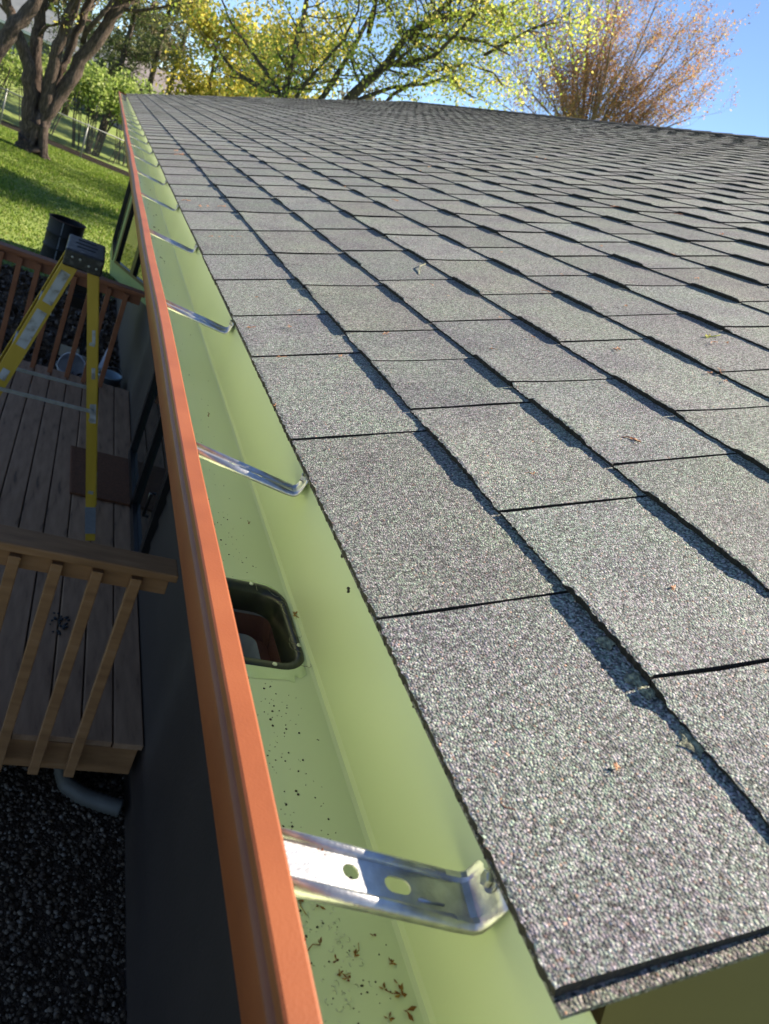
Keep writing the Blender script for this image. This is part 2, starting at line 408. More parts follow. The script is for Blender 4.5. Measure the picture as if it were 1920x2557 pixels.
# grass blades
n = 90000
gy_ = nr.uniform(0, 1, n)**.75*(33.2-12.6)+12.6
gx_ = nr.uniform(-7.5, 3.0, n)
cl = np.sin(gx_*2.1+1.3*np.sin(gy_*.9)) + np.sin(gy_*1.7+gx_*.6)
h = (.035+.03*nr.uniform(0, 1, n))*(1+.25*cl)
an = nr.uniform(0, 6.283, n); wd = .007+.0006*gy_
dx, dy = np.cos(an)*wd, np.sin(an)*wd
lx, ly = nr.normal(0, .018, n), nr.normal(0, .018, n)
keep = ~((gx_ < .9) & (gx_ > -6) & (gy_ < 13.25))
V = np.stack([np.stack([gx_-dx, gy_-dy, np.full(n, LZ)], 1), np.stack([gx_+dx, gy_+dy, np.full(n, LZ)], 1), np.stack([gx_+lx, gy_+ly, LZ+h], 1)], 1)[keep]
tag(np_mesh('lawn_grass', V.reshape(-1, 3), np.arange(3*len(V)).reshape(-1, 3), M['blade']), 'short bright green mown lawn grass between the house and the fence', 'grass', kind='stuff')

# ------------------------------------------------------------------ house
PITCH = R(22.6); CP, SP, TP = math.cos(PITCH), math.sin(PITCH), math.tan(PITCH)
YEND, SR, EXP = 15.65, 5.10, .15
RM = Matrix(((CP, 0, -SP), (0, 1, 0), (SP, 0, CP)))      # roof frame (s, y, n) -> world
def rw(s, y, nn): return RM @ Vector((s, y, nn))
def shiftpart(o):  # parts are built in world coordinates; parents sit at the origin unless noted
    return o
house = empty('house', (0, 0, 0))
tag(house, 'house with grey shingle roof, dark wall and green bay window beside the deck', 'house')
XR = SR*CP; ZR = SR*SP
WX = .62
# walls
mb = MB()
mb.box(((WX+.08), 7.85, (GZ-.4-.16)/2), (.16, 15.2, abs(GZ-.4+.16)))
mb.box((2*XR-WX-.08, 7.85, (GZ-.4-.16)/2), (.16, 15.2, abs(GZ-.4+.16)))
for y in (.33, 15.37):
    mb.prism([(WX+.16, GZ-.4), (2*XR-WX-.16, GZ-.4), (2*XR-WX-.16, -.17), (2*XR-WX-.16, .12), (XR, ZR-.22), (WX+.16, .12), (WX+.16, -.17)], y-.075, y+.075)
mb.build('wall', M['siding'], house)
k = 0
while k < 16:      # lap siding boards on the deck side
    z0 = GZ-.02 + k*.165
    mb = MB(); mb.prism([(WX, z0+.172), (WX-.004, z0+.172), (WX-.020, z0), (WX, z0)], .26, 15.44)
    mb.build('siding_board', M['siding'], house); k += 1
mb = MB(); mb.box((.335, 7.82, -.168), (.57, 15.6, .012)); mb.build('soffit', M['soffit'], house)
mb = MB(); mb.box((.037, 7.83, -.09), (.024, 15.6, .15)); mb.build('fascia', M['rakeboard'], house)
# roof: deck slabs, both slopes
roof = MB()
def slab(mb, s0, s1, y0, y1, n0, n1, mirror=False):
    P = []
    for nn in (n0, n1):
        for s, y in ((s0, y0), (s1, y0), (s1, y1), (s0, y1)):
            p = rw(s, y, nn)
            if mirror: p = Vector((2*XR-p.x, p.y, p.z))
            P.append(tuple(p))
    b = len(mb.v); mb.v += P
    for f in ((0, 3, 2, 1), (4, 5, 6, 7), (0, 1, 5, 4), (1, 2, 6, 5), (2, 3, 7, 6), (3, 0, 4, 7)): mb.f.append(tuple(b+i for i in f))
slab(roof, .03, SR, .03, YEND-.03, -.022, -.0065)
slab(roof, 0, SR, 0, YEND, -.022, .002, True)
roof_o = roof.build('roof', M['asphalt'], house)
st = MB(); slab(st, .0012, .28, -.007, YEND, -.0066, -.0038)
slab(st, .28, SR-.02, -.007, .22, -.0072, -.0035)
slab(st, .28, SR-.02, .22, YEND, -.0064, -.0040)
sto = st.build('starter_strip', [M['granule']], roof_o)
ca = sto.data.color_attributes.new('tone', 'FLOAT_COLOR', 'POINT')
for d in ca.data: d.color = (.8, .74, .7, 1)
# rake trim at the near end
mb = MB(); slab(mb, .012, SR-.02, .004, .010, -.030, -.0075); mb.build('drip_edge', M['rakeboard'], house)
mb = MB(); slab(mb, .045, SR-.05, .014, .034, -.21, -.0225); mb.build('rake_board', M['rakeboard'], house)
mb = MB(); slab(mb, .10, SR-.05, .035, .26, -.21, -.200); mb.build('rake_soffit', M['soffit'], house)

# ---- shingles
J = {}
r2 = random.Random(5)
base = {0: [.261, .575, .854, 1.061, 1.310, 1.546], 1: [.154, .383, .629, .800, .941, 1.235, 1.531, 1.818],
        2: [.215, .445, .683, .975, 1.262], 3: [.315, .552, .835, 1.125]}
NROW = int(SR/EXP)
for r in range(NROW+1):
    js = list(base.get(r, [.10 + (.147 if r % 2 else 0) + r2.uniform(-.03, .03)]))
    while js[-1] < YEND-.2: js.append(js[-1] + .293 + r2.uniform(-.012, .012))
    J[r] = [0.0] + js + [YEND]
LIFT = {}
for r in range(1, NROW+1):
    L = []
    for j in J[r-1][1:]:
        if r2.random() < .93: L.append((j - r2.uniform(.115, .15), j+.002, r2.uniform(.0022, .0038)))
    LIFT[r] = L
def lift_at(r, y):
    t = .0031
    if r == 0: return .0036
    for a, b, h in LIFT[r]:
        if a-.01 < y < b+.01:
            t += h*min(1, max(0, (y-a+.004)/.008))*min(1, max(0, (b+.004-y)/.008))
    return t
def tab(r, y0, y1, step, fine):
    g0 = .0024 if fine else .0062
    ya, yb = y0 + (g0 if y0 > 0 else 0), y1 - g0*.3
    if abs(y0-.800) < 1e-6 or abs(y1-.800) < 1e-6: ya = y0 + (.0006 if y0 == .8 else g0)
    k = max(2, int((yb-ya)/step))
    ys = np.linspace(ya, yb, k+1)
    so_ = r2.uniform(-.0016, .0016)
    ss = [0, .003, .05, .10, EXP+.012]
    verts = []; m = len(ss)
    jit = .0011 if fine else .0
    tilt = min(.0028, .0003+.0010*y0)*r2.uniform(.6, 1.4)
    for i, y in enumerate(ys):
        t = lift_at(r, y)
        e0 = so_ + r2.uniform(-jit, jit)
        for c, s in enumerate(ss):
            if c == 0: p = (e0, y, t*.93 + r2.uniform(-jit, jit)*.35)
            elif c == 1: p = (s+so_, y, t)
            else: p = (s, y, .0031*(1-s/EXP) + (t-.0031)*max(0, 1-s/.07))
            yy = p[1]; p = (p[0], p[1], p[2]+tilt*(yb-y)/(yb-ya)*(1 if s < .12 else .4))
            if i in (0, k) and fine: yy += r2.uniform(-.0008, .0008)
            verts.append((p[0], yy, p[2]))
    faces, mi = [], []
    for i in range(k):
        for c in range(m-1):
            faces.append((i*m+c, i*m+c+1, (i+1)*m+c+1, (i+1)*m+c)); mi.append(0)
    b = len(verts)
    for i in range(k+1): verts.append((verts[i*m][0]+.0012, verts[i*m][1], -.0022 if r else -.0062))   # butt bottom
    for i in range(k): faces.append((i*m, (i+1)*m, b+i+1, b+i)); mi.append(1)
    for i, sgn in ((0, 1), (k, -1)):                                             # side walls
        q = len(verts)
        for c in range(m): verts.append((verts[i*m+c][0], verts[i*m+c][1], -.0036))
        for c in range(m-1):
            f = (i*m+c, q+c, q+c+1, i*m+c+1)
            faces.append(f if sgn > 0 else tuple(reversed(f))); mi.append(1)
    return verts, faces, mi
cells = []
for r in range(NROW+1):
    for a, b in zip(J[r][:-1], J[r][1:]):
        if b-a < .02: continue
        P = [proj(rw(r*EXP+s, y, 0)) for s, y in ((0, a), (EXP, a), (EXP, b), (0, b))]
        if min(p[2] for p in P) < .05:
            area = 0 if not (r < 2) else 1e6
        else:
            xs = [min(1920, max(0, p[0])) for p in P]; ysr = [min(2557, max(0, p[1])) for p in P]
            area = abs(sum(xs[i]*ysr[(i+1) % 4]-xs[(i+1) % 4]*ysr[i] for i in range(4)))/2
        cells.append((area, r, a, b))
cells.sort(key=lambda c: -c[0])
FV, FF_, FM, FT, off = [], [], [], [], 0
for idx, (area, r, a, b) in enumerate(cells):
    px2 = area
    fine = px2 > 9000
    step = .004 if px2 > 60000 else .006 if fine else .012 if px2 > 1500 else .03
    v, f, mi = tab(r, a, b, step, fine)
    tn = r2.uniform(.84, 1.10); tc = (tn*r2.uniform(.97, 1.02), tn, tn*r2.uniform(.97, 1.04), 1)
    if idx < 300:
        o = mesh('shingle', [(p[0], p[1]-a, p[2]) for p in v], f, [M['granule'], M['asphalt']], roof_o, midx=mi)
        o.matrix_local = Matrix.Translation(rw(r*EXP, a, 0)) @ RM.to_4x4()
        ca = o.data.color_attributes.new('tone', 'FLOAT_COLOR', 'POINT')
        ca.data.foreach_set('color', list(tc)*len(v))
    else:
        for p in v: FV.append(tuple(rw(r*EXP+p[0], p[1], p[2]))); FT.append(tc)
        FF_ += [tuple(off+i for i in x) for x in f]; FM += mi; off += len(v)
o = mesh('far_shingles', FV, FF_, [M['granule'], M['asphalt']], roof_o, midx=FM)
ca = o.data.color_attributes.new('tone', 'FLOAT_COLOR', 'POINT'); ca.data.foreach_set('color', [c for t in FT for c in t])
tag(o, kind='stuff')
# ridge caps
capm = None
k = 0; y = .0
while y < YEND-.1:
    L = .30
    if capm is None:
        v, f = [], []
        for yy, dz in ((0, .008), (L+.05, .002)):
            for s in (-1, 1):
                v.append((s*.14*CP, yy, -.14*SP+dz+.002)); v.append((s*.14*CP, yy, -.14*SP+dz+.006))
            v.append((0, yy, dz+.006)); v.append((0, yy, dz+.010))
        f = [(1, 0, 4, 5), (5, 4, 2, 3), (7, 11, 10, 6)[::-1], (1, 5, 11, 7), (5, 3, 9, 11), (0, 6, 10, 4), (4, 10, 8, 2), (0, 1, 7, 6), (2, 8, 9, 3)]
        o = mesh('ridge_cap', v, f, [M['granule']], roof_o, midx=[0]*len(f)); capm = o.data
        ca = capm.color_attributes.new('tone', 'FLOAT_COLOR', 'POINT'); ca.data.foreach_set('color', [.10, .10, .105, 1]*len(v))
    else:
        o = bpy.data.objects.new('ridge_cap', capm); link(o, roof_o)
    o.location = (XR, y, ZR); y += L
# lichen on the first course
for i, (px, py, s) in enumerate(((1510, 1606, .011), (1585, 1702, .012), (1616, 1733, .009), (1724, 1855, .014))):
    d = ray(px, py); t = (CAM[0]*TP-CAM[2])/(d[2]-d[0]*TP); p = CAM+d*t
    rr = random.Random(i); pts = []
    for k in range(14):
        a = 2*math.pi*k/14; q = s*rr.uniform(.45, 1)
        pts.append((math.cos(a)*q*.7, math.sin(a)*q*.9))
    v = [(x, y_, .0006) for x, y_ in pts] + [(x*.55, y_*.55, .0010+rr.uniform(-.0005, .0005)) for x, y_ in pts] + [(0, 0, .0010)]
    f = [(k, (k+1) % 14, 14+(k+1) % 14, 14+k) for k in range(14)] + [(14+k, 14+(k+1) % 14, 28) for k in range(14)]
    o = mesh('lichen', v, f, M['lichen'], roof_o); o.matrix_local = Matrix.Translation(Vector(p)+RM @ Vector((0, 0, .0004))) @ RM.to_4x4()

# ------------------------------------------------------------------ gutter
gut = empty('gutter', (0, 0, 0))
tag(gut, 'long metal gutter, green inside with orange front lip, along the roof edge', 'gutter')
GY0, GY1 = -.16, YEND+.02
# inside profile (x,z), back to front lip
BZ = -.118
inner = [(.0205, -.0045), (.0220, BZ+.005), (.0205, BZ+.0012), (.0175, BZ), (-.079, BZ), (-.083, BZ+.003), (-.090, -.092), (-.104, -.068), (-.113, -.046), (-.1180, -.031), (-.1185, -.017)]
HX0, HX1, HY0, HY1, HR = -.062, .0125, .358, .474, .021
def trough(y0, y1, skip_bottom=False):
    v, f = [], []
    n = len(inner); ys = np.linspace(y0, y1, max(2, int((y1-y0)/.5)+2))
    for y in ys:
        for x, z in inner: v.append((x, y, z))
    for i in range(len(ys)-1):
        for c in range(n-1):
            if skip_bottom and c == 3: continue
            f.append((i*n+c, i*n+c+1, (i+1)*n+c+1, (i+1)*n+c))
    return v, f
def cdt_sheet(outer, hole, fn):
    pts = [Vector(p) for p in outer] + [Vector(p) for p in hole]
    no, nh = len(outer), len(hole)
    ed = [(i, (i+1) % no) for i in range(no)] + [(no+i, no+(i+1) % nh) for i in range(nh)]
    rv, re, rf, *_ = delaunay_2d_cdt(pts, ed, [], 1, 1e-7)
    hv = [Vector(p) for p in hole]
    def inside(p):
        c = False; j = nh-1
        for i in range(nh):
            a, b = hv[i], hv[j]
            if (a.y > p.y) != (b.y > p.y) and p.x < (b.x-a.x)*(p.y-a.y)/(b.y-a.y)+a.x: c = not c
            j = i
        return c
    fs = [f for f in rf if not inside(sum((rv[i] for i in f), Vector((0, 0)))/len(f))]
    return [fn(p.x, p.y) for p in rv], fs
def rrect(x0, x1, y0, y1, r, n=7):
    out = []
    for cx, cy, a0 in ((x1-r, y0+r, -90), (x1-r, y1-r, 0), (x0+r, y1-r, 90), (x0+r, y0+r, 180)):
        for k in range(n):
            a = R(a0+90*k/(n-1)); out.append((cx+r*math.cos(a), cy+r*math.sin(a)))
    return out
VV, FF2 = [], []
for y0, y1, sk in ((GY0, .32, False), (.32, .52, True), (.52, GY1, False)):
    v, f = trough(y0, y1, sk); b = len(VV); VV += v; FF2 += [tuple(b+i for i in q) for q in f]
v, f = cdt_sheet([(-.079, .32), (.0175, .32), (.0175, .52), (-.079, .52)], rrect(HX0, HX1, HY0, HY1, HR), lambda x, y: (x, y, BZ))
b = len(VV); VV += v; FF2 += [tuple(b+i for i in q) for q in f]
mesh('trough', VV, FF2, M['green'], gut, smooth=False)
# orange outside with rolled lip
lipp = [(-.1035, -.0190), (-.1030, -.0100), (-.1034, -.0084), (-.1048, -.0078), (-.1165, -.0088), (-.1178, -.0096), (-.1184, -.0110), (-.1185, -.0124), (-.1189, -.0134),
        (-.1200, -.0142), (-.1214, -.0160), (-.1220, -.0190), (-.1214, -.0310), (-.1170, -.0460), (-.1080, -.0660), (-.0950, -.0900), (-.0870, -.1165), (-.0800, -.1215), (.0150, -.1215)]
n = len(lipp); ys = [GY0] + [GY0+.02+.15*i for i in range(int((GY1-GY0)/.15))] + [GY1]
v, f = [], []
for y in ys:
    w = .0011*math.sin(y*2.3)+.0007*math.sin(y*7.1+1)
    for i, (x, z) in enumerate(lipp):
        q = w if i < 13 else 0
        v.append((x+q, y, z+q*.3))
for i in range(len(ys)-1):
    for c in range(n-1):
        if c == 17 and not (ys[i+1] < HY0 or ys[i] > HY1): continue
        f.append((i*n+c, (i+1)*n+c, (i+1)*n+c+1, i*n+c+1))
mesh('front_lip', v, f, M['orange'], gut, smooth=True)
sm = bpy.data.objects['front_lip'].data
try: sm.set_sharp_from_angle(angle=R(26))
except Exception: pass
# end cap at the near end and far end
for y in (GY0-.001, GY1+.001):
    pl = inner + [(-.105, -.009)]
    mesh('end_cap', [(x, y, z) for x, z in pl], [tuple(range(len(pl)))], M['orange'], gut)

# outlet: black flange, throat, downspout below
def ringloop(l0, l1, name, mat, parent, smooth=True):
    v, f = [], []; m = len(l0[0]) if False else None
    return v, f
loops = [(rrect(HX0-.0075+.001, HX1+.0035, HY0-.0085, HY1+.0085, HR+.006), BZ+.0004), (rrect(HX0-.006+.001, HX1+.003, HY0-.007, HY1+.007, HR+.005), BZ+.0015),
         (rrect(HX0+.001, HX1-.001, HY0+.001, HY1-.001, HR), BZ+.0016), (rrect(HX0+.004, HX1-.004, HY0+.004, HY1-.004, HR-.002), BZ-.004),
         (rrect(HX0+.0055, HX1-.0055, HY0+.0055, HY1-.0055, HR-.003), BZ-.024)]
v, f = [], []
for lp_, z in loops: v += [(x, y, z) for x, y in lp_]
m = len(loops[0][0])
for i in range(len(loops)-1):
    for k in range(m): f.append((i*m+k, i*m+(k+1) % m, (i+1)*m+(k+1) % m, (i+1)*m+k))
outlet = mesh('outlet', v, f, M['blackpl'], gut, smooth=True)
for (x, y) in ((-.018, HY1+.003), (-.016, HY0-.003), (HX1+.0008, HY0+.03), (-.05, HY1+.003)):
    mb = MB(); mb.lathe([(.0022, 0), (.0020, .0010), (.0010, .0015), (0.0001, .0016)], (x, y, BZ+.0018), 10); mb.build('rivet', M['shaving'], outlet, True)
l1 = rrect(HX0+.004, HX1-.024, HY0+.004, HY1-.042, .012)
v = [(x, y, BZ-.026) for x, y in l1] + [(x*.98, y, BZ-.068) for x, y in l1]
m = len(l1); f = [(k, (k+1) % m, m+(k+1) % m, m+k) for k in range(m)]
mesh('downspout_sleeve', v, f, M['bluepipe'], gut, smooth=True)
l2 = rrect(HX0+.001, HX1-.001, HY0+.001, HY1-.001, .012)
v = [(x, y, BZ-.030) for x, y in l2] + [(x+.006, y, BZ-.058) for x, y in l2]
mesh('downspout', v, [(k, (k+1) % m, m+(k+1) % m, m+k) for k in range(m)]+[tuple(range(m, 2*m))], M['brownpipe'], gut)
# smeared sealant round the outlet
ol = rrect(HX0-.012+.006, HX1+.004, HY0-.020, HY1+.011, HR+.008, 9); rr = random.Random(3)
o_ = []
for i, (x, y) in enumerate(ol): o_.append((min(x + rr.uniform(-.003, .003), .0128), y + rr.uniform(-.005, .003)))
inn = rrect(HX0-.005, HX1+.001, HY0-.006, HY1+.006, HR+.004, 9)
m = len(o_); v = [(x, y, BZ+.0003) for x, y in o_] + [(x*.7+p*.3, y*.7+q*.3, BZ+.0013) for (x, y), (p, q) in zip(o_, inn)] + [(x, y, BZ+.0010) for x, y in inn]
f = [(i*m+k, i*m+(k+1) % m, (i+1)*m+(k+1) % m, (i+1)*m+k) for i in range(2) for k in range(m)]
mesh('sealant', v, f, M['sealant'], gut, smooth=True)

# hanger brackets
BXL, BXR, BW = -.1030, .0040, .0180
def bz(u, w):
    aw = abs(w)
    h = 0.
    if aw > .0145: h = -.0030*(aw-.0145)/.0035 + .0030
    elif aw > .0105: h = .0030*min(1, (aw-.0105)/.0016)
    if aw < .0105: h = 0
    return h
def bracket_mesh():
    us = [BXL, -.06, -.03, -.012, -.004, .0005, BXR]
    ws = [-.018, -.0172, -.0150, -.0121, -.0105, -.006, .006, .0105, .0121, .0150, .0172, .018]
    v, f = [], []
    # flat middle with two holes
    def mapping(u, w):
        z = bz(u, w)
        return (u, w, z)
    c1 = [(-.0625+.0046*math.cos(2*math.pi*k/16), .0012+.0046*math.sin(2*math.pi*k/16)) for k in range(16)]
    c2 = [(x, y) for x, y in rrect(-.0435, -.0285, -.0052, .0046, .0047, 5)]
    va, fa = cdt_sheet([(BXL, -.0105), (-.053, -.0105), (-.053, .0105), (BXL, .0105)], c1, mapping)
    vb, fb = cdt_sheet([(-.053, -.0105), (-.006, -.0105), (-.006, .0105), (-.053, .0105)], c2, mapping)
    for vv, ff in ((va, fa), (vb, fb)):
        b = len(v); v += vv; f += [tuple(b+i for i in q) for q in ff]
    # ribs
    for side in (-1, 1):
        ws_ = [.0105, .0121, .0137, .0150, .0168, .0180]
        for i, u in enumerate((BXL, -.05, -.006)):
            for w in ws_:
                hh = {.0105: 0, .0121: .0026, .0137: .0034, .0150: .0030, .0168: .0010, .0180: -.0022}[w]
                v.append((u, side*w, hh))
        b = len(v)-18
        for i in range(2):
            for c in range(5):
                q = (b+i*6+c, b+(i+1)*6+c, b+(i+1)*6+c+1, b+i*6+c+1)
                f.append(q if side < 0 else tuple(reversed(q)))
    # heel: bends up against the fascia
    prof = [(-.006, 0), (.0045, .0006), (.0080, .0030), (.0098, .0075), (.0115, .016), (.0130, .028)]
    wl = [-.0180, -.0168, -.0150, -.0121, -.0105, 0, .0105, .0121, .0150, .0168, .0180]
    hl = [-.0022, .0010, .0030, .0026, 0, 0, 0, .0026, .0030, .0010, -.0022]
    b = len(v)
    for i, (u, z) in enumerate(prof):
        fade = 1-i/(len(prof)-1)
        for w, hh in zip(wl, hl): v.append((u - hh*.6*(1-fade)*fade*2, w*(1+.08*(1-fade)), z + hh*fade))
    for i in range(len(prof)-1):
        for c in range(10): f.append((b+i*11+c, b+(i+1)*11+c, b+(i+1)*11+c+1, b+i*11+c+1))
    # pressed bead along the flat and hook at the front
    return v, f
bv, bf = bracket_mesh()
BRK = [.088, .560, 1.150, 1.830]
while BRK[-1] < YEND-.5: BRK.append(BRK[-1]+.657)
proto = None
for i, y in enumerate(BRK):
    if proto is None:
        o = mesh('bracket', bv, bf, M['zinc'], gut, smooth=True)
        bm = bmesh.new(); bm.from_mesh(o.data); bmesh.ops.remove_doubles(bm, verts=bm.verts[:], dist=1e-5); bmesh.ops.recalc_face_normals(bm, faces=bm.faces[:]); bm.to_mesh(o.data); bm.free()
        try: o.data.set_sharp_from_angle(angle=R(32))
        except Exception: pass
        for pl_ in o.data.polygons:
            if abs(pl_.normal.z) > .985: pl_.use_smooth = False
        md = o.modifiers.new('gauge', 'SOLIDIFY'); md.thickness = .0011; md.offset = 0
        mb = MB()
        ax = Matrix(((0, 0, -1), (0, 1, 0), (1, 0, 0)))
        mb.lathe([(.0068, 0), (.0066, .0008), (.0045, .0010)], (.0108, .0015, .0175), 20, ax)
        mb.lathe([(.0043, .0008), (.0043, .0040), (.0036, .0046), (.0002, .0046)], (.0108, .0015, .0175), 6, ax)
        sc_ = mb.build('screw', M['screw'], o)
        mb = MB(); mb.tube([(-.028+.003, -.0062, .0006), (-.010, -.0058, .0006)], .0009, 6); bead = mb.build('pressed_bead', M['zinc'], o, True)
        proto = (o, sc_, bead)
    else:
        o = proto[0].copy(); link(o, gut)
        for p_ in proto[1:]:
            c = p_.copy(); link(c, o)
    o.location = (.0060, y-.012, -.0395)
    if i == 0: o.rotation_euler = (0, R(3.5), R(-10)); o.location = (.0075, y-.012, -.0415)
    elif i == 1: o.rotation_euler = (R(-9), R(4), R(-14))
    else: o.rotation_euler = (R(rng.uniform(-6, 2)), R(4), R(-9+rng.uniform(-2, 2)))

# ------------------------------------------------------------------ debris
def flower(name, seed, s, mat, nq=9, stalk=True):
    r_ = random.Random(seed); mb = MB()
    for k in range(nq):
        a = r_.uniform(0, 6.28); e = r_.uniform(0, 1.0); L = s*r_.uniform(.4, 1)
        d = Vector((math.cos(a)*math.cos(e), math.sin(a)*math.cos(e), math.sin(e)*.7))
        t = Vector((-d.y, d.x, .3)).normalized()*s*.16
        b = len(mb.v); mb.v += [(0, 0, s*.15), tuple(d*L*.6+t), tuple(d*L), tuple(d*L*.6-t)]; mb.f.append((b, b+1, b+2, b+3))
    if stalk:
        a = r_.uniform(0, 6.28); q = Vector((math.cos(a), math.sin(a), .1))
        mb.tube([(0, 0, s*.1), tuple(q*s*.9+Vector((0, 0, s*.15))), tuple(Vector((q.x-q.y*.4, q.y+q.x*.4, .1))*s*1.7)], s*.06, 4)
    z = min(v[2] for v in mb.v); mb.v = [(v[0], v[1], v[2]-z) for v in mb.v]
    o = mesh(name, mb.v, mb.f, mat)
    return o
gd = [((799, 2360), .0062), ((838, 2400), .0055), ((868, 2445), .0060), ((885, 2385), .0050), ((935, 2340), .0055), ((1005, 2460), .0058), ((960, 2472), .0055), ((1012, 2485), .0085),
      ((1020, 2525), .0090), ((750, 2248), .0060), ((970, 2545), .0050), ((985, 2405), .0045), ((520, 1038), .0065), ((795, 2262), .0055), ((620, 1305), .0060), ((848, 2430), .004)]
glab = {7: ('curled rusty brown dried flower on the green gutter floor at its nearest end', None)}
for i, (q, s) in enumerate(gd):
    p = at_z(q[0], q[1], BZ+.0002)
    o = flower('dried_flower', 40+i, s*.9, M['dry'], 3+i % 4, stalk=(i % 3 == 0)); o.location = (min(p[0], .008), p[1], BZ+.0002); o.rotation_euler = (0, 0, rng.uniform(0, 6))
    tag(o, 'small dried brown tree flower lying on the green gutter floor', 'dried flower', 'dried flowers in the gutter')
o = flower('dried_flower', 90, .006, M['dry'], 12); p = at_z(735, 1530, BZ+.004); o.location = (p[0], p[1], BZ+.0022); tag(o, 'reddish dried flower caught on the rim of the black gutter outlet', 'dried flower')
o = flower('dried_flower', 91, .0052, M['dry'], 10, False); p = at_z(800, 2132, -.0375); o.location = (p[0], p[1], -.0375); tag(o, 'dark dried flower lying on the nearest shiny metal gutter bracket', 'dried flower')
# grit and metal shavings in the trough: uncountable
pts, szs = [], []
for i in range(560):
    y = rng.choice((rng.uniform(.0, .30), rng.uniform(.28, .62), rng.uniform(.5, 2.6), rng.expovariate(2.5)*.5))
    x = rng.triangular(-.085, .010, -.03)
    if HX0-.01 < x < HX1+.01 and HY0-.01 < y < HY1+.01: continue
    if y < -.1 or x < -.078: continue
    s = rng.choice((.0003, .0003, .0004, .0004, .0005, .0006, .0007, .0010)); pts.append((x, y, BZ+s*.4)); szs.append(s)
for i in range(150):
    y = rng.uniform(2.0, 8.0); x = rng.triangular(-.075, .008, -.05); pts.append((x, y, BZ+.001)); szs.append(rng.uniform(.001, .003))
tag(scatter_blobs('gutter_grit', pts, szs, M['speck'], (1, 1, .6)), 'tiny black grit specks scattered over the green gutter floor', 'grit', kind='stuff')
mb = MB()
for i in range(150):
    c = rng.choice(((-.02, .04), (-.03, .075), (-.015, .02), (-.035, .13), (-.02, .10), (-.01, .01)))
    x, y = c[0]+rng.gauss(0, .007), c[1]+rng.gauss(0, .009)
    if x > .009 or x < -.076: continue
    a = rng.uniform(0, 6.28); r_ = rng.uniform(.0006, .0022); k0 = rng.uniform(0, 6.28)
    mb.tube([(x+r_*math.cos(k0+t), y+r_*math.sin(k0+t), BZ+.0004+.0002*t) for t in np.linspace(0, rng.uniform(1.2, 4), 5)], .00030, 3, False)
tag(mb.build('metal_shavings', M['shaving']), 'pale curled metal shavings strewn on the near gutter floor', 'shavings', kind='stuff')
# plant fibres caught on the outlet rim
mb = MB(); rf_ = random.Random(77)
for (x, y) in ((-.002, HY1+.004), (.010, HY1-.012), (.014, HY1-.03), (.012, HY0+.055), (.013, HY0+.02), (.006, HY0-.002), (.013, HY0+.03), (-.02, HY1+.004), (.011, HY0+.075)):
    p = Vector((x, y, BZ+.0022)); pts = [p]; a = rf_.uniform(0, 6.28)
    for k in range(6):
        a += rf_.uniform(-.9, .9); p = p+Vector((math.cos(a)*.0028, math.sin(a)*.0036, rf_.uniform(-.0004, .0006))); p.z = max(p.z, BZ+.0016); p.x = min(p.x, .0185); pts.append(p.copy())
    mb.tube(pts, .00026, 3, False)
tag(mb.build('plant_fibres', M['lichen']), 'thin pale plant fibres caught on the rim of the black outlet', 'fibres', kind='stuff')
# dirt stuck to the gutter back
for px, py, s in ((873, 1471, .003), (857, 1389, .0026), (1038, 1758, .0022), (547, 720, .003)):
    pts = [(rng.gauss(0, s*.35), rng.gauss(0, s*.35), rng.gauss(0, s*.1)) for _ in range(9)]
    d = ray(px, py); t = (.0145-CAM[0])/d[0]; p = CAM+d*t
    o = scatter_blobs('dirt_clump', [(0.0, b, a) for a, b, c in pts], [s*.45]*9, M['speck'], (.5, 1, 1)); o.location = (p[0]-.0012, p[1], p[2])
    tag(o, 'black dirt clump stuck on the green gutter back below the shingles', 'dirt', 'dirt clumps on the gutter back')
# buds and flowers on the roof
budm = []
for i in range(5):
    o = flower('fallen_bud', 200+i, .0075, M['peach'], 8, stalk=(i % 2 == 0)); budm.append(o)
def roof_hit(px, py):
    d = ray(px, py); t = (CAM[0]*TP-CAM[2])/(d[2]-d[0]*TP); return CAM+d*t
spots = [(1590, 1107, .9), (1574, 1102, .5), (1800, 930, .9), (1770, 935, .7), (1810, 955, .5), (1370, 735, .8), (1250, 800, .7), (1225, 875, .5), (1330, 848, .6), (1540, 875, .8), (1785, 862, .8), (1812, 863, .7),
         (620, 825, .6), (745, 782, .6), (960, 838, .6), (1080, 718, .5), (1120, 745, .5), (530, 595, .5), (548, 596, .5), (580, 595, .5), (601, 596, .5), (640, 748, .6), (695, 896, .6), (850, 894, .6), (722, 823, .5),
         (1250, 635, .6), (1500, 620, .6), (1680, 640, .7), (1850, 690, .7), (1740, 700, .7), (1400, 690, .6), (1560, 770, .7), (1330, 1190, .5), (1680, 1475, .5), (1535, 1477, .5), (1245, 2012, .5), (1540, 1925, .5),
         (1070, 420, .8), (1050, 430, .8), (990, 505, .8), (760, 400, .8), (860, 470, .8), (1340, 395, .8), (1360, 400, .8), (1530, 520, .8), (1700, 540, .8), (1800, 590, .8), (455, 390, 1), (440, 380, 1), (470, 505, .7), (500, 520, .7), (520, 520, .7), (560, 520, .7), (690, 1020, .7)]
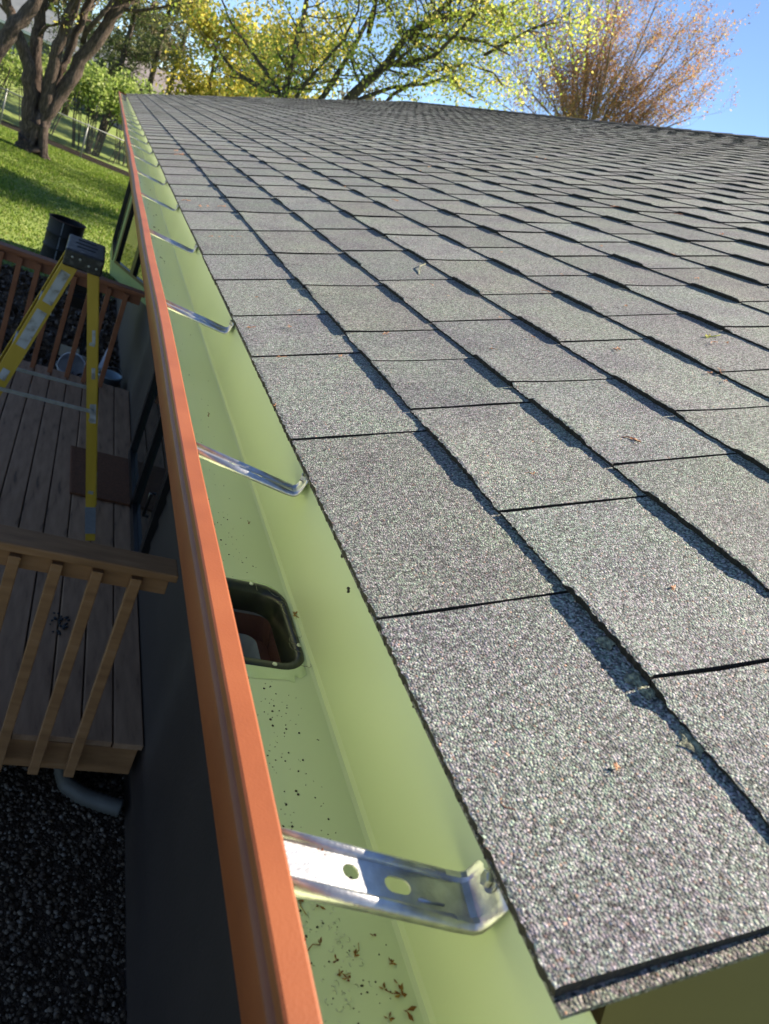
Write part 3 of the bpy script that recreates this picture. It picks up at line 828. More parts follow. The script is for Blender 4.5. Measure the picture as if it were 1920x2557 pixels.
for i, (px, py, s) in enumerate(spots):
    p = roof_hit(px, py)
    src = budm[i % 5]
    if i < 5: o = src
    else: o = src.copy(); link(o)
    dist = np.linalg.norm(p-CAM); k = s*(1.35 if dist < 2 else 2.0 if dist < 4 else 2.6)
    lift = .0040 if dist > 1.2 else .0022
    o.matrix_world = Matrix.Translation(Vector(p)+RM @ Vector((0, 0, lift))) @ RM.to_4x4() @ Matrix.Rotation(rng.uniform(0, 6.28), 4, 'Z') @ Matrix.Scale(k, 4)
    tag(o, 'tiny dried orange tree bud lying on the grey roof shingles', 'bud', 'buds scattered over the shingles')
o = flower('green_sprig', 300, .013, M['leafgreen'], 7); p = roof_hit(1768, 845)
o.matrix_world = Matrix.Translation(Vector(p)+RM @ Vector((0, 0, .001))) @ RM.to_4x4(); tag(o, 'small fresh green leaf sprig lying on the right of the grey roof', 'leaf')
mb = MB(); up = RM @ Vector((0, 0, 1))
mb.tube([Vector(roof_hit(1045, 688))+up*.002, Vector(roof_hit(1048, 672))+up*.006, Vector(roof_hit(1062, 662))+up*.0025], .0011, 5)
tag(mb.build('dry_stem', M['lichen']), 'curved pale dry stem lying on the grey shingles', 'stem')

# ------------------------------------------------------------------ bay window on the house wall
bay = MB()
pa, pb, pc, pd = (.585, 8.10), (.205, 9.00), (.205, 10.3), (.585, 11.2)
zb, zt = -1.66, -.175
mbb = MB()
P4 = [pa, pb, pc, pd]
mbb.v = [(x, y, zb) for x, y in P4] + [(x, y, zb+.10) for x, y in P4] + [(.60, 8.07, zb), (.60, 11.23, zb)]
mbb.f = [(0, 1, 5, 4), (1, 2, 6, 5), (2, 3, 7, 6), (0, 8, 9, 3, 2, 1)]
bayo = mbb.build('bay_window', M['housegreen'], house)
def bayface(p, q, panes):
    p, q = Vector((*p, 0)), Vector((*q, 0)); L = (q-p).length; d = (q-p)/L; nrm = Vector((d.y, -d.x, 0))
    if nrm.x > 0: nrm = -nrm
    rot = Matrix((d, nrm, Vector((0, 0, 1)))).transposed()
    def pc_(a, b, z0, z1, off, th): return (p + d*((a+b)/2) + nrm*off + Vector((0, 0, (z0+z1)/2)), (b-a, th, z1-z0))
    z0 = zb+.10
    fr = MB()
    for a, b in ((0, .05), (L-.05, L)): fr.box(*pc_(a, b, z0, zt, -.02, .05), rot)
    fr.box(*pc_(.05, L-.05, z0, z0+.045, -.02, .05), rot); fr.box(*pc_(.05, L-.05, zt-.06, zt, -.02, .05), rot)
    f_o = fr.build('window_frame', M['housegreen'], bayo)
    w = (L-.10)/panes
    for k in range(panes):
        a, b = .05+k*w, .05+(k+1)*w
        s = MB(); zz0, zz1 = z0+.045, zt-.06
        for u0, u1 in ((a, a+.035), (b-.035, b)): s.box(*pc_(u0, u1, zz0, zz1, -.012, .05), rot)
        s.box(*pc_(a+.035, b-.035, zz0, zz0+.03, -.012, .05), rot); s.box(*pc_(a+.035, b-.035, zz1-.03, zz1, -.012, .05), rot)
        s.build('sash', M['blackframe'], bayo)
        g = MB(); g.box(*pc_(a+.035, b-.035, zz0+.03, zz1-.03, -.016, .006), rot); g.build('pane', M['glass'], bayo)
bayface(pa, pb, 2); bayface(pb, pc, 1); bayface(pc, pd, 1)
# patio door in the wall by the deck, wall clutter
dr = MB()
for y0, y1 in ((4.10, 4.18), (5.92, 6.0), (5.0, 5.07)): dr.box((.59, (y0+y1)/2, -1.36), (.05, y1-y0, 2.06))
dr.box((.59, 5.05, -.30), (.05, 1.74, .07)); dr.box((.59, 5.05, -2.36), (.05, 1.74, .07))
dro = dr.build('door', M['blackframe'], house)
for y0, y1 in ((4.18, 5.0), (5.07, 5.92)):
    g = MB(); g.box((.597, (y0+y1)/2, -1.33), (.008, y1-y0, 1.98)); g.build('door_glass', M['glass'], dro)
h_ = MB(); h_.tube([(.565, 4.25, -1.86), (.535, 4.25, -1.86), (.535, 4.25, -2.02), (.565, 4.25, -2.02)], .012, 8); h_.build('handle', M['blackframe'], dro, True)

# ------------------------------------------------------------------ deck
DZ, DY0, DY1 = -2.40, 2.68, 7.55
deck = empty('deck', (0, 0, 0))
tag(deck, 'raised wooden deck with weathered brown boards and railings beside the house wall', 'deck')
xb = .600; bn = 0
bmesh_d = None
while xb > -2.6:
    w = .142
    cx = xb - w/2
    mb = MB(); mb.box((0, (DY1-DY0)/2, -.016), (w-.006, DY1-DY0+rng.uniform(-.01, .012), .032), None, .004)
    o = mb.build('deck_board', M['deckboard'], deck); o.location = (cx, DY0, DZ+rng.uniform(-.0015, .0015))
    for yy in (DY0+.03, 4.3, 5.9): pass
    xb -= w+.003
mb = MB(); mb.box((-1.0, DY0+.025, DZ-.115), (3.16, .04, .160), None, .004); mb.build('rim_joist', M['railwood'], deck)
mb = MB(); mb.box((-1.0, DY1-.025, DZ-.115), (3.16, .04, .160), None, .004); mb.build('rim_joist', M['redwood'], deck)
for x in (-2.4, -1.2, .3):
    for y in (DY0+.25, 5.1, DY1-.25):
        mb = MB(); mb.box((x, y, (DZ-.05+GZ-.1)/2), (.09, .09, abs(DZ-.05-GZ+.1))); mb.build('post', M['railwood'], deck)
def railing(y, xr, side, wood, x0=-2.5, zt=-1.435):
    capo = MB(); capo.box(((xr+x0)/2, y, zt+.018), (xr-x0, .135, .036), None, .006)
    rail = capo.build('railing', wood, deck)
    mb = MB(); mb.box(((xr-.02+x0)/2, y-.004*side, zt-.047), (xr-.02-x0, .038, .088), None, .004); mb.build('top_rail', wood, rail)
    yb = y - side*.042
    bb = MB(); hgt = (zt-.02)-(DZ-.150)
    bb.box((0, 0, 0), (.044, .036, hgt), None, .003)
    first = None; x = xr-.155
    while x > x0:
        if first is None:
            first = bb.build('baluster', wood, rail); o = first
        else:
            o = first.copy(); link(o, rail)
        o.location = (x, yb, DZ-.150+hgt/2); x -= .152
    mb = MB(); mb.box((x0+.05, y, (zt+DZ)/2), (.088, .088, zt-DZ)); mb.build('rail_post', wood, rail)
railing(2.655, .452, 1, M['railwood'])
railing(7.47, .47, 1, M['redwood'])
for o in list(bpy.data.objects):
    if o.name.startswith('railing'): pass

# door mat
mb = MB(); mb.box((0, 0, .009), (.46, .80, .018), None, .006)
o = mb.build('door_mat', M['mat']); o.location = (.365, 5.46, DZ+.002); o.rotation_euler = (0, 0, R(2)); tag(o, 'dark brown coir door mat lying on the deck boards', 'mat')
# wet leaf clump on the deck
p = at_z(146, 1562, DZ)
o = scatter_blobs('leaf_clump', [(rng.gauss(0, .025), rng.gauss(0, .05), .006) for _ in range(24)], [rng.uniform(.006, .014) for _ in range(24)], M['rubber'], (1, 1, .45))
o.location = (p[0], p[1], DZ+.003); tag(o, kind='stuff'); tag(o, 'small black clump of wet leaves on the deck behind the near railing', 'leaves')

# ------------------------------------------------------------------ stepladder
lad = empty('stepladder', (0, 0, 0))
tag(lad, 'yellow fibreglass stepladder with black top cap standing open on the deck', 'ladder')
TZ = -.755
def seg_box(mb, p, q, w, t, ref):
    """bar from p to q: w across ref, t along ref"""
    p, q = Vector(p), Vector(q); d = (q-p).normalized(); r_ = Vector(ref); r_ = (r_-d*r_.dot(d)).normalized(); s_ = d.cross(r_)
    mb.box((p+q)/2, (w, t, (q-p).length), Matrix((s_, r_, d)).transposed())
for side, yt, yb_ in ((-1, 4.52, 4.44), (1, 4.84, 4.95)):
    # front (step) rail: C channel, web facing outwards in y
    pt, pb_ = Vector((-.215, yt, TZ+.03)), Vector((-.650, yb_, DZ+.012))
    mb = MB(); d = (pb_-pt).normalized(); acr = Vector((1, 0, 0)); acr = (acr-d*acr.dot(d)).normalized()
    seg_box(mb, pt, pb_, .084, .005, (0, 1, 0))
    for s in (-1, 1): seg_box(mb, pt+acr*s*.040+Vector((0, -side*.0165, 0)), pb_+acr*s*.040+Vector((0, -side*.0165, 0)), .005, .028, (0, 1, 0))
    fr = mb.build('front_rail', M['yellow'], lad)
    if side < 0:
        for (t0, t1, w, m_) in ((.04, .16, .052, 'sticker'), (.19, .33, .056, 'sticker'), (.42, .46, .04, 'sticker')):
            mb = MB(); L = (pb_-pt); a_, b_ = pt+L*t0+Vector((0, -.0034, 0)), pt+L*t1+Vector((0, -.0034, 0)); seg_box(mb, a_, b_, w, .0012, (0, 1, 0)); mb.build('label_sticker', M[m_], fr)
    mb = MB(); mb.box((pb_.x, pb_.y, DZ+.03), (.095, .045, .055), None, .006); mb.build('foot', M['rubber'], lad)
    # rear leg
    pt2, pb2 = Vector((-.105, yt+side*-.0, TZ+.03)), Vector((.302, yb_+.0, DZ+.02))
    mb = MB(); d = (pb2-pt2).normalized(); acr = Vector((1, 0, 0)); acr = (acr-d*acr.dot(d)).normalized()
    seg_box(mb, pt2, pb2, .058, .005, (0, 1, 0))
    for s in (-1, 1): seg_box(mb, pt2+acr*s*.027+Vector((0, -side*.014, 0)), pb2+acr*s*.027+Vector((0, -side*.014, 0)), .005, .024, (0, 1, 0))
    rl = mb.build('rear_leg', M['yellow'], lad)
    L = pb2-pt2
    mb = MB(); seg_box(mb, pt2+L*.86, pt2+L*.965, .064, .040, (0, 1, 0)); mb.build('leg_shoe', M['stickgrey'], rl)
    if side < 0:
        for t0, t1, w in ((.20, .245, .018), (.33, .37, .02), (.46, .53, .035)):
            mb = MB(); seg_box(mb, pt2+L*t0+Vector((.008, -.0034, 0)), pt2+L*t1+Vector((.008, -.0034, 0)), w, .001, (0, 1, 0)); mb.build('label_sticker', M['sticker'], rl)
    # spreader
    f_at = pt+(pb_-pt)*((-1.545-pt.z)/(pb_.z-pt.z)); r_at = pt2+(pb2-pt2)*((-1.53-pt2.z)/(pb2.z-pt2.z))
    mb = MB(); seg_box(mb, f_at+Vector((0, -side*.03-.0 if side > 0 else -.008, 0)), r_at+Vector((0, -side*.03 if side > 0 else -.008, 0)), .022, .005, (0, 1, 0))
    mb.lathe([(.014, 0), (.014, .014), (.0002, .014)], r_at+Vector((0, -.006*1 if side < 0 else 0, 0)), 10, Matrix(((1, 0, 0), (0, 0, -1), (0, 1, 0))))
    mb.build('spreader_bar', M['aluminium'], lad)
# steps and rear braces
for i in range(5):
    t = .175+i*.172
    x = -.215 + (-.650+.215)*t; z = TZ+.03 + (DZ+.012-TZ-.03)*t
    ya, yb2 = 4.52-.08*t+.004, 4.84+.11*t-.004
    mb = MB(); mb.box((x, (ya+yb2)/2, z), (.082, yb2-ya, .006)); mb.box((x-.038, (ya+yb2)/2, z-.018), (.005, yb2-ya, .034)); mb.box((x+.038, (ya+yb2)/2, z-.018), (.005, yb2-ya, .034))
    mb.build('step', M['aluminium'], lad)
for t in (.25, .52, .8):
    x = -.105+.407*t; z = TZ+.03+(DZ+.02-TZ-.03)*t
    mb = MB(); mb.box((x, 4.68+.015*t, z), (.03, .33+.19*t, .02)); mb.build('rear_brace', M['aluminium'], lad)
mb = MB(); mb.box((-.160, 4.68, -.700), (.205, .44, .095), None, .010)
cap = mb.build('top_cap', M['capblack'], lad)
for x, y, w, l in ((-.16, 4.60, .10, .02), (-.16, 4.70, .12, .025), (-.16, 4.80, .10, .02)):
    mb = MB(); mb.box((x, y, -.6515), (w, l, .004), None, .001); mb.build('tool_slot', M['rubber'], cap)
for x in (-.22, -.13, -.09, -.18):
    mb = MB(); mb.lathe([(.007, 0), (.006, .003), (.0002, .004)], (x, 4.4595, -.69-.02*(x > -.15)), 8, Matrix(((1, 0, 0), (0, 0, -1), (0, 1, 0)))); mb.build('rivet', M['aluminium'], cap)

# ------------------------------------------------------------------ burn barrel on the lawn
bar = empty('barrel', (-.37, 14.95, LZ))
tag(bar, 'rusty-rimmed black steel barrel standing on the lawn behind the deck', 'barrel')
mb = MB(); prof = [(.001, .02), (.285, .02), (.295, 0), (.297, .02)]
for z in (.24, .48): prof += [(.292, z-.025), (.303, z-.010), (.303, z+.010), (.292, z+.025)]
prof += [(.292, .70), (.292, .715), (.284, .715), (.284, .10), (.001, .10)]
mb.lathe(prof, (0, 0, 0), 40); body = mb.build('body', M['barrel'], bar, True)
try: body.data.set_sharp_from_angle(angle=R(40))
except Exception: pass
mb = MB(); ring = [(.298+.011*math.cos(a), .722+.011*math.sin(a)) for a in np.linspace(0, 2*math.pi, 9)]; mb.lathe(ring, (0, 0, 0), 40); mb.build('rim', M['rust'], bar, True)
mb = MB(); mb.lathe([(.283, .60), (.2, .62), (.1, .60), (.001, .61)], (0, 0, 0), 30); mb.build('ash', M['rust'], bar, True)
a_ = R(-100); mb = MB(); mb.box((.2935*math.cos(a_), .2935*math.sin(a_), .36), (.010, .016, .70), Matrix.Rotation(a_, 3, 'Z')); mb.build('seam', M['stickgrey'], bar)

# ------------------------------------------------------------------ grill and clutter behind the far railing
gr = empty('grill', (.02, 8.95, GZ-.03)); tag(gr, 'black barbecue grill with side shelf standing behind the far deck railing', 'grill')
mb = MB()
for x in (-.12, .12):
    for y in (-.18, .18): mb.box((x, y, .36), (.03, .03, .72))
mb.box((0, 0, .14), (.30, .42, .02)); mb.build('cart', M['blackframe'], gr)
mb = MB(); mb.prism([(-.16, .72), (.16, .72), (.16, .90), (-.16, .90)], -.24, .24); mb.build('firebox', M['blackframe'], gr)
mb = MB(); mb.prism([(-.16, .905), (.16, .905), (.15, 1.04), (.08, 1.12), (-.08, 1.12), (-.15, 1.04)], -.24, .24); lid = mb.build('lid', M['blackframe'], gr)
mb = MB(); mb.lathe([(.022, 0), (.020, .006), (.0002, .007)], (.06, -.241, 1.0), 12, Matrix(((1, 0, 0), (0, 0, -1), (0, 1, 0)))); mb.build('gauge', M['yellow'], lid)
mb = MB(); mb.box((-.08, -.32, .86), (.22, .14, .025)); mb.build('side_shelf', M['blackframe'], gr)
def pail(name, loc, rot, r_, h, mat, lab, cat):
    e = empty(name, loc); e.rotation_euler = rot; tag(e, lab, cat)
    mb = MB(); mb.lathe([(.001, 0), (r_*.85, 0), (r_, h), (r_*1.06, h), (r_*1.06, h-.02), (r_*1.03, h-.02)] , (0, 0, 0), 24); mb.lathe([(r_*.96, h), (r_*.82, .006), (.001, .006)], (0, 0, 0), 24); mb.build('body', mat, e, True)
    mb = MB(); mb.tube([(r_*1.06*math.cos(a), -.02-abs(.3*r_*math.sin(a)), h-.015+r_*.9*math.sin(a)) for a in np.linspace(0, math.pi, 12)], .004, 6); mb.build('handle', M['aluminium'], e, True)
pail('bucket', (.22, 8.6, GZ+.10), (R(78), R(8), R(-30)), .15, .34, M['white'], 'white plastic bucket lying on its side behind the far deck railing', 'bucket')
pail('bucket', (.42, 8.1, GZ-.01), (0, 0, .4), .13, .30, M['bluepl'], 'pale blue bucket standing against the wall behind the far deck railing', 'bucket')
mb = MB(); mb.box((0, 0, 0), (.05, .62, .02), None, .003); o = mb.build('plank', M['white']); o.location = (.33, 8.3, GZ+.21); o.rotation_euler = (R(42), 0, R(-15)); tag(o, 'pale wooden plank leaning beside the blue bucket behind the deck', 'plank')
# corrugated drain pipe by the near rim
pth = [Vector((.285, 2.95, GZ+.055)), Vector((.30, 2.80, GZ+.055)), Vector((.325, 2.70, GZ+.055)), Vector((.40, 2.64, GZ+.055)), Vector((.50, 2.60, GZ+.056)), Vector((.575, 2.575, GZ+.058))]
pp, rr_ = [], []
for i in range(len(pth)-1):
    for k in range(8): pp.append(pth[i].lerp(pth[i+1], k/8))
pp.append(pth[-1]); rr_ = [.038+.006*(i % 2) for i in range(len(pp))]
mb = MB(); mb.tube(pp, rr_, 14); tag(mb.build('drain_pipe', M['pvc'], None, True), 'grey corrugated drain pipe on the gravel beneath the deck edge', 'pipe')

# ------------------------------------------------------------------ trees
class Tree:
    def __init__(s, seed): s.r = random.Random(seed); s.wood = MB(); s.thin = MB(); s.tips = []
    def limb(s, pts, r0, r1, n=8):
        pts = [Vector(p) for p in pts]
        # resample with wobble
        out = []
        for i in range(len(pts)-1):
            k = 3
            for j in range(k): out.append(pts[i].lerp(pts[i+1], j/k))
        out.append(pts[-1])
        L = len(out); rad = [r0+(r1-r0)*(i/(L-1)) for i in range(L)]
        for i in range(1, L-1): out[i] = out[i]+Vector((s.r.uniform(-1, 1), s.r.uniform(-1, 1), s.r.uniform(-1, 1)))*rad[i]*.25
        s.wood.tube(out, rad, n); return out, rad
    def branch(s, p, d, L, r, depth, spread=.6, up=.25, kids=4, leafy=True, seg=4):
        d = d.normalized(); pts = [p]; q = p
        for i in range(seg):
            d = (d+Vector((s.r.gauss(0, .16), s.r.gauss(0, .16), s.r.gauss(0, .12)+up*.25))).normalized()
            q = q+d*(L/seg); pts.append(q)
        rad = [r*(1-.7*i/seg) for i in range(seg+1)]
        (s.wood if r > .012 else s.thin).tube(pts, rad, 5 if r > .02 else 3, False)
        if depth == 0:
            s.tips += pts[1:]
            return
        for i in range(kids):
            t = s.r.uniform(.25, 1.0)*seg; k = min(int(t), seg-1); b = pts[k].lerp(pts[k+1], t-k)
            a = s.r.uniform(0, 6.28); side = Vector((math.cos(a), math.sin(a), s.r.uniform(-.4, .6))).normalized()
            s.branch(b, d*(1-spread)+side*spread, L*s.r.uniform(.4, .65), r*.5, depth-1, spread, up, kids, leafy, max(2, seg-1))
    def along(s, out, rad, n, L, depth=1, spread=.8, up=.3, kids=4, t0=.2, bias=None):
        for i in range(n):
            t = s.r.uniform(t0, 1)*(len(out)-1); k = min(int(t), len(out)-2); b = out[k].lerp(out[k+1], t-k)
            d = (out[k+1]-out[k]).normalized(); a = s.r.uniform(0, 6.28)
            side = Vector((math.cos(a), math.sin(a), s.r.uniform(-.3, .7))).normalized()
            if bias is not None: side = (side+Vector(bias)).normalized()
            s.branch(b, d*(1-spread)+side*spread, L*s.r.uniform(.6, 1.25), max(.006, rad[k]*.35), depth, .6, up, kids)
    def finish(s, name, label, base, wood, leaf, nleaf, size, sp, cat='tree', group=None, droop=0., aspect=1.6, kind2='crown'):
        root = empty(name, base); tag(root, label, cat, group)
        L = Vector(base)
        if s.wood.v:
            o = mesh('trunk', [tuple(Vector(v)-L) for v in s.wood.v], s.wood.f, wood, root, True)
        if s.thin.v: tag(mesh('twigs', [tuple(Vector(v)-L) for v in s.thin.v], s.thin.f, wood, root, True), kind='stuff')
        if nleaf and s.tips:
            T = np.array([tuple(t) for t in s.tips]); idx = nr.randint(0, len(T), nleaf)
            c = T[idx] + nr.normal(0, sp, (nleaf, 3)) + np.array([0, 0, -droop])
            V, F = quads(c, size, aspect, .45)
            np_mesh(kind2, V-np.array(base), F, leaf, root)
        return root

def PX(px, py, y, dy=0.): return Vector(at_y(px, py, y+dy))
def C4(x, y): return x/4.1525, y/4.1525            # crop pixels of the upper left corner

# --- the many-stemmed tree on the lawn
ty = 28.8; b0 = PX(*C4(330, 1590), ty); b0.z = LZ-.03
t = Tree(1); S_ = 25.3/1923/4.1525
def L4(pts, r0, r1, dy, n=9, ext=None):
    P = [PX(*C4(x, y), ty, dy*min(1, i/2)) for i, (x, y) in enumerate(pts)]
    if ext: P.append(P[-1]+(P[-1]-P[-2]).normalized()*ext[0]+Vector((0, 0, ext[1])))
    return t.limb(P, r0*S_, r1*S_, n)
t.limb([b0, PX(*C4(345, 1400), ty), PX(*C4(385, 1180), ty)], 150*S_, 100*S_, 12)
for a in range(6):    # root flare
    an = a*1.05+.3; t.limb([b0+Vector((math.cos(an)*.58, math.sin(an)*.5, -.10)), b0+Vector((math.cos(an)*.36, math.sin(an)*.3, .12)), b0+Vector((math.cos(an)*.12, math.sin(an)*.12, 1.25))], .07, .16, 7)
tops = [L4([(310, 1500), (300, 1200), (310, 900), (300, 650), (240, 470), (190, 360), (120, 180), (60, 0)], 72, 38, -.2, ext=(1, 2)),
        L4([(330, 1350), (350, 1000), (365, 650), (395, 350), (430, 0)], 72, 45, .3, ext=(1, 2.2)),
        L4([(430, 1330), (480, 1000), (560, 680), (640, 400), (720, 150), (770, -40)], 66, 44, -.3, ext=(1, 2.2)),
        L4([(520, 1100), (590, 850), (680, 620), (780, 360), (880, 120), (950, -40)], 44, 34, .5, ext=(1, 2)),
        L4([(410, 1330), (520, 1130), (650, 930), (830, 640), (1040, 350), (1230, 70), (1310, -40)], 74, 48, -.1, ext=(1.2, 2)),
        L4([(1130, 220), (1250, 120), (1390, -20)], 26, 20, .2, 7, ext=(1, 1.4)),
        L4([(860, 440), (900, 330), (990, 220), (1110, 90), (1180, -20)], 26, 18, -.4, 7, ext=(1, 1.2)),
        L4([(620, 560), (700, 300), (790, 130), (830, -20)], 22, 15, .3, 7, ext=(1, 1.2))]
for out, rad in tops: t.along(out, rad, 5, 2.0, 1, up=.4, t0=.55, kids=3)
t.finish('multi_stem_tree', 'large many-stemmed tree with bare grey-brown trunks on the lawn', tuple(b0), M['bark'], M['leafgreen'], 1500, .11, .18)

# --- limb of a nearer tree reaching in at the upper left
t = Tree(2); ty2 = 24.0
tb = PX(-330, 430, ty2); tb.z = LZ-.03
g1 = PX(-210, 300, ty2); g2 = PX(*C4(-300, 900), ty2); g3 = PX(*C4(0, 500), ty2); g4 = PX(*C4(150, 250), ty2); g5 = PX(*C4(330, 60), ty2); g6 = PX(*C4(480, -150), ty2)
t.limb([tb, tb.lerp(g1, .55)+Vector((.1, 0, 0)), g2], .34, .22, 10)
out, rad = t.limb([g2, g3, g4, g5, g6, g6+Vector((1.0, .3, 1.8))], .24, .10, 9)
t.along(out, rad, 6, 1.6, 1, t0=.5, kids=3)
t.finish('leaning_tree', 'tree whose thick bare limb leans in at the upper left corner', tuple(tb), M['bark'], M['leafgreen'], 500, .11, .2)

# --- green tree in new leaf behind the far end of the roof
t = Tree(3); ty = 22.5
gb_ = Vector((4.6, 23, LZ-.03))
def L2(pts, r0, r1, dys, n=8):
    P = [PX(600+x/2.3729, y/2.3729, ty, dy) for (x, y), dy in zip(pts, dys)]
    return t.limb(([gb_+Vector((0, 0, .4))] if pts[0][1] > 545 else [])+P, r0, r1, n)
lm = [L2([(270, 560), (300, 380), (370, 120), (430, -200), (480, -500)], .11, .03, (0, 0, .3, .6, 1)),
      L2([(480, 590), (560, 460), (640, 330), (760, 120), (830, -60), (900, -350)], .10, .03, (0, .2, .5, .8, 1, 1.2)),
      L2([(640, 590), (760, 480), (870, 370), (1000, 200), (1150, 90), (1290, -30), (1500, -260)], .15, .04, (0, -.2, -.3, -.5, -.6, -.8, -1)),
      L2([(340, 560), (400, 480), (460, 410), (600, 250), (700, 60), (720, -200)], .06, .02, (-.3, -.5, -.8, -1, -1.2, -1.4)),
      L2([(700, 590), (900, 520), (1100, 500), (1250, 440), (1330, 330)], .07, .02, (0, .4, .8, 1.2, 1.5)),
      L2([(1000, 205), (1180, 110), (1400, 60), (1560, 60)], .10, .03, (-.5, -.3, 0, .2)),
      L2([(240, 560), (150, 420), (60, 300), (-60, 120), (-150, -100)], .06, .02, (0, .4, .9, 1.3, 1.6)),
      L2([(230, 560), (90, 500), (-40, 420), (-160, 260)], .08, .03, (0, -.5, -1, -1.4)),
      L2([(850, 380), (1000, 380), (1150, 330), (1280, 200), (1430, 40)], .08, .03, (0, -.8, -1.4, -1.8, -2)),
      L2([(760, 200), (800, 40), (800, -200), (900, -500)], .07, .02, (.5, .2, -.4, -1))]
lm += [L2([(900, 560), (1150, 420), (1350, 380), (1500, 430), (1560, 520)], .06, .02, (.2, .5, .8, 1, 1.1)),
       L2([(1000, 205), (1250, 220), (1450, 250), (1600, 330)], .06, .02, (-.5, -1, -1.4, -1.6)),
       L2([(1290, -30), (1450, 20), (1600, 130), (1640, 260)], .06, .02, (-.8, -.4, 0, .2)),
       L2([(1000, 205), (1150, 300), (1300, 520), (1380, 580)], .05, .02, (-.5, .4, .8, 1))]
for i in range(7):     # unseen upper crown limbs, added above the frame to shade the lawn
    e = Vector((5.5+i*.9, 19.2+(i*37 % 7), 6.2+(i*13 % 5)*.6)); lm.append(t.limb([e+Vector((-1.6, .2, -1.6)), e+Vector((-.7, 0, -.5)), e], .05, .02, 6))
for out, rad in lm: t.along(out, rad, 17, 1.35, 1, up=.05, t0=.22, kids=4)
lf = t.finish('green_tree', 'tall tree in fresh yellow-green leaf behind the far end of the roof', tuple(gb_), M['barkdark'], M['leafgreen'], 24000, .090, .19, droop=.08)

# --- budding red tree to the right
t = Tree(4); ty = 29.0
bs = PX(1480, 520, ty); bs.z = LZ-.03; fork = PX(1440, 430, ty)
t.limb([bs, bs.lerp(fork, .5), fork], .34, .22, 10)
ends = [(1235, 250), (1262, 160), (1275, 90), (1330, -60), (1400, -250), (1470, -330), (1540, -300), (1610, -190), (1680, -90), (1735, 10), (1768, 110), (1762, 170), (1750, 240), (1725, 295), (1300, 20), (1650, 60),
        (1560, -100), (1690, 200), (1620, 260), (1360, 100), (1480, -60), (1330, 200), (1420, 40), (1580, 130), (1700, 120), (1660, 290), (1540, 30), (1290, 240), (1390, 230), (1440, 150), (1640, 170), (1500, 120)]
for i, (x, y) in enumerate(ends):
    e = PX(x, y, ty, t.r.uniform(-2.8, 2.8)); st_ = fork+Vector((t.r.uniform(-.25, .25), t.r.uniform(-.3, .3), t.r.uniform(-.5, .1))); mid = st_.lerp(e, .45)+Vector((t.r.uniform(-.3, .3), t.r.uniform(-.3, .3), .35))
    out, rad = t.limb([st_, mid, e], .055, .012, 5)
    t.along(out, rad, 17, 1.5, 1, spread=.45, up=1.0, kids=7, t0=.22)
t.finish('budding_tree', 'leafless rounded tree with reddish-brown buds at the right behind the ridge', tuple(bs), M['twigred'], M['bud'], 36000, .08, .055, aspect=2.0)

# --- yellow-green small tree left of centre
t = Tree(5); ty = 42.0
for (x0, y0, hx, hy, k, lab) in ((520, 330, 545, 95, 14, 'olive yellow bushy tree left of the green tree beyond the roof'), ):
    bs = PX(x0, y0, ty); bs.z = LZ-.03; top = PX(hx, hy, ty)
    out, rad = t.limb([bs, bs.lerp(top, .4), top], .22, .05, 8)
    t.along(out, rad, 46, 2.1, 1, up=.5, t0=.2, kids=5)
    t.finish('olive_tree', lab, tuple(bs), M['barkdark'], M['leafyellow'], 9000, .20, .26)
t = Tree(15); bs = PX(690, 420, 48.); bs.z = LZ-.03; top = PX(745, 60, 48.)
out, rad = t.limb([bs, bs.lerp(top, .4), top], .25, .05, 8); t.along(out, rad, 46, 2.8, 1, up=.4, t0=.15, kids=5)
t.finish('yellow_tree', 'bright yellow-green tree low behind the trunks of the green tree', tuple(bs), M['barkdark'], M['leafyellow'], 9000, .24, .34)

# --- pines and bare trunks
def pine(seed, x, y, py_top, ty, rad_c, label, nneed=7000, lo=.22, dens=1.2):
    t = Tree(seed); bs = PX(x, y, ty); bs.z = LZ-.03; H = PX(x+70, py_top, ty).z-bs.z
    out, rad = t.limb([bs, bs+Vector((.05, 0, H*.5)), bs+Vector((0, .1, H))], .20, .04, 8)
    for i in range(int(46*dens)):
        f_ = t.r.uniform(lo, 1); p = bs+Vector((0, 0, H*f_)); a = t.r.uniform(0, 6.28); L = rad_c*(1.12-f_)*t.r.uniform(.7, 1.2)
        t.branch(p, Vector((math.cos(a), math.sin(a), .05)), max(.4, L), .03, 1, .7, -.05, 4)
    return t.finish('pine_tree', label, tuple(bs), M['barkdark'], M['needle'], nneed, .30, .16, aspect=6.)
pine(21, 255, 330, -260, 44., 2.6, 'dark green pine behind the many-stemmed tree, beside the grey house')
pine(22, 345, 300, -230, 47., 2.2, 'thin pine with a sparse crown in front of the far grey roof', 2200, .45, .7)
pine(23, 400, 300, -200, 50., 2.4, 'sparse pine nearest to the patch of sky left of the olive tree', 2400, .42, .7)
pine(24, 150, 330, -240, 52., 3.6, 'dense pine farthest left behind the trunks of the many-stemmed tree', 7500, .06)

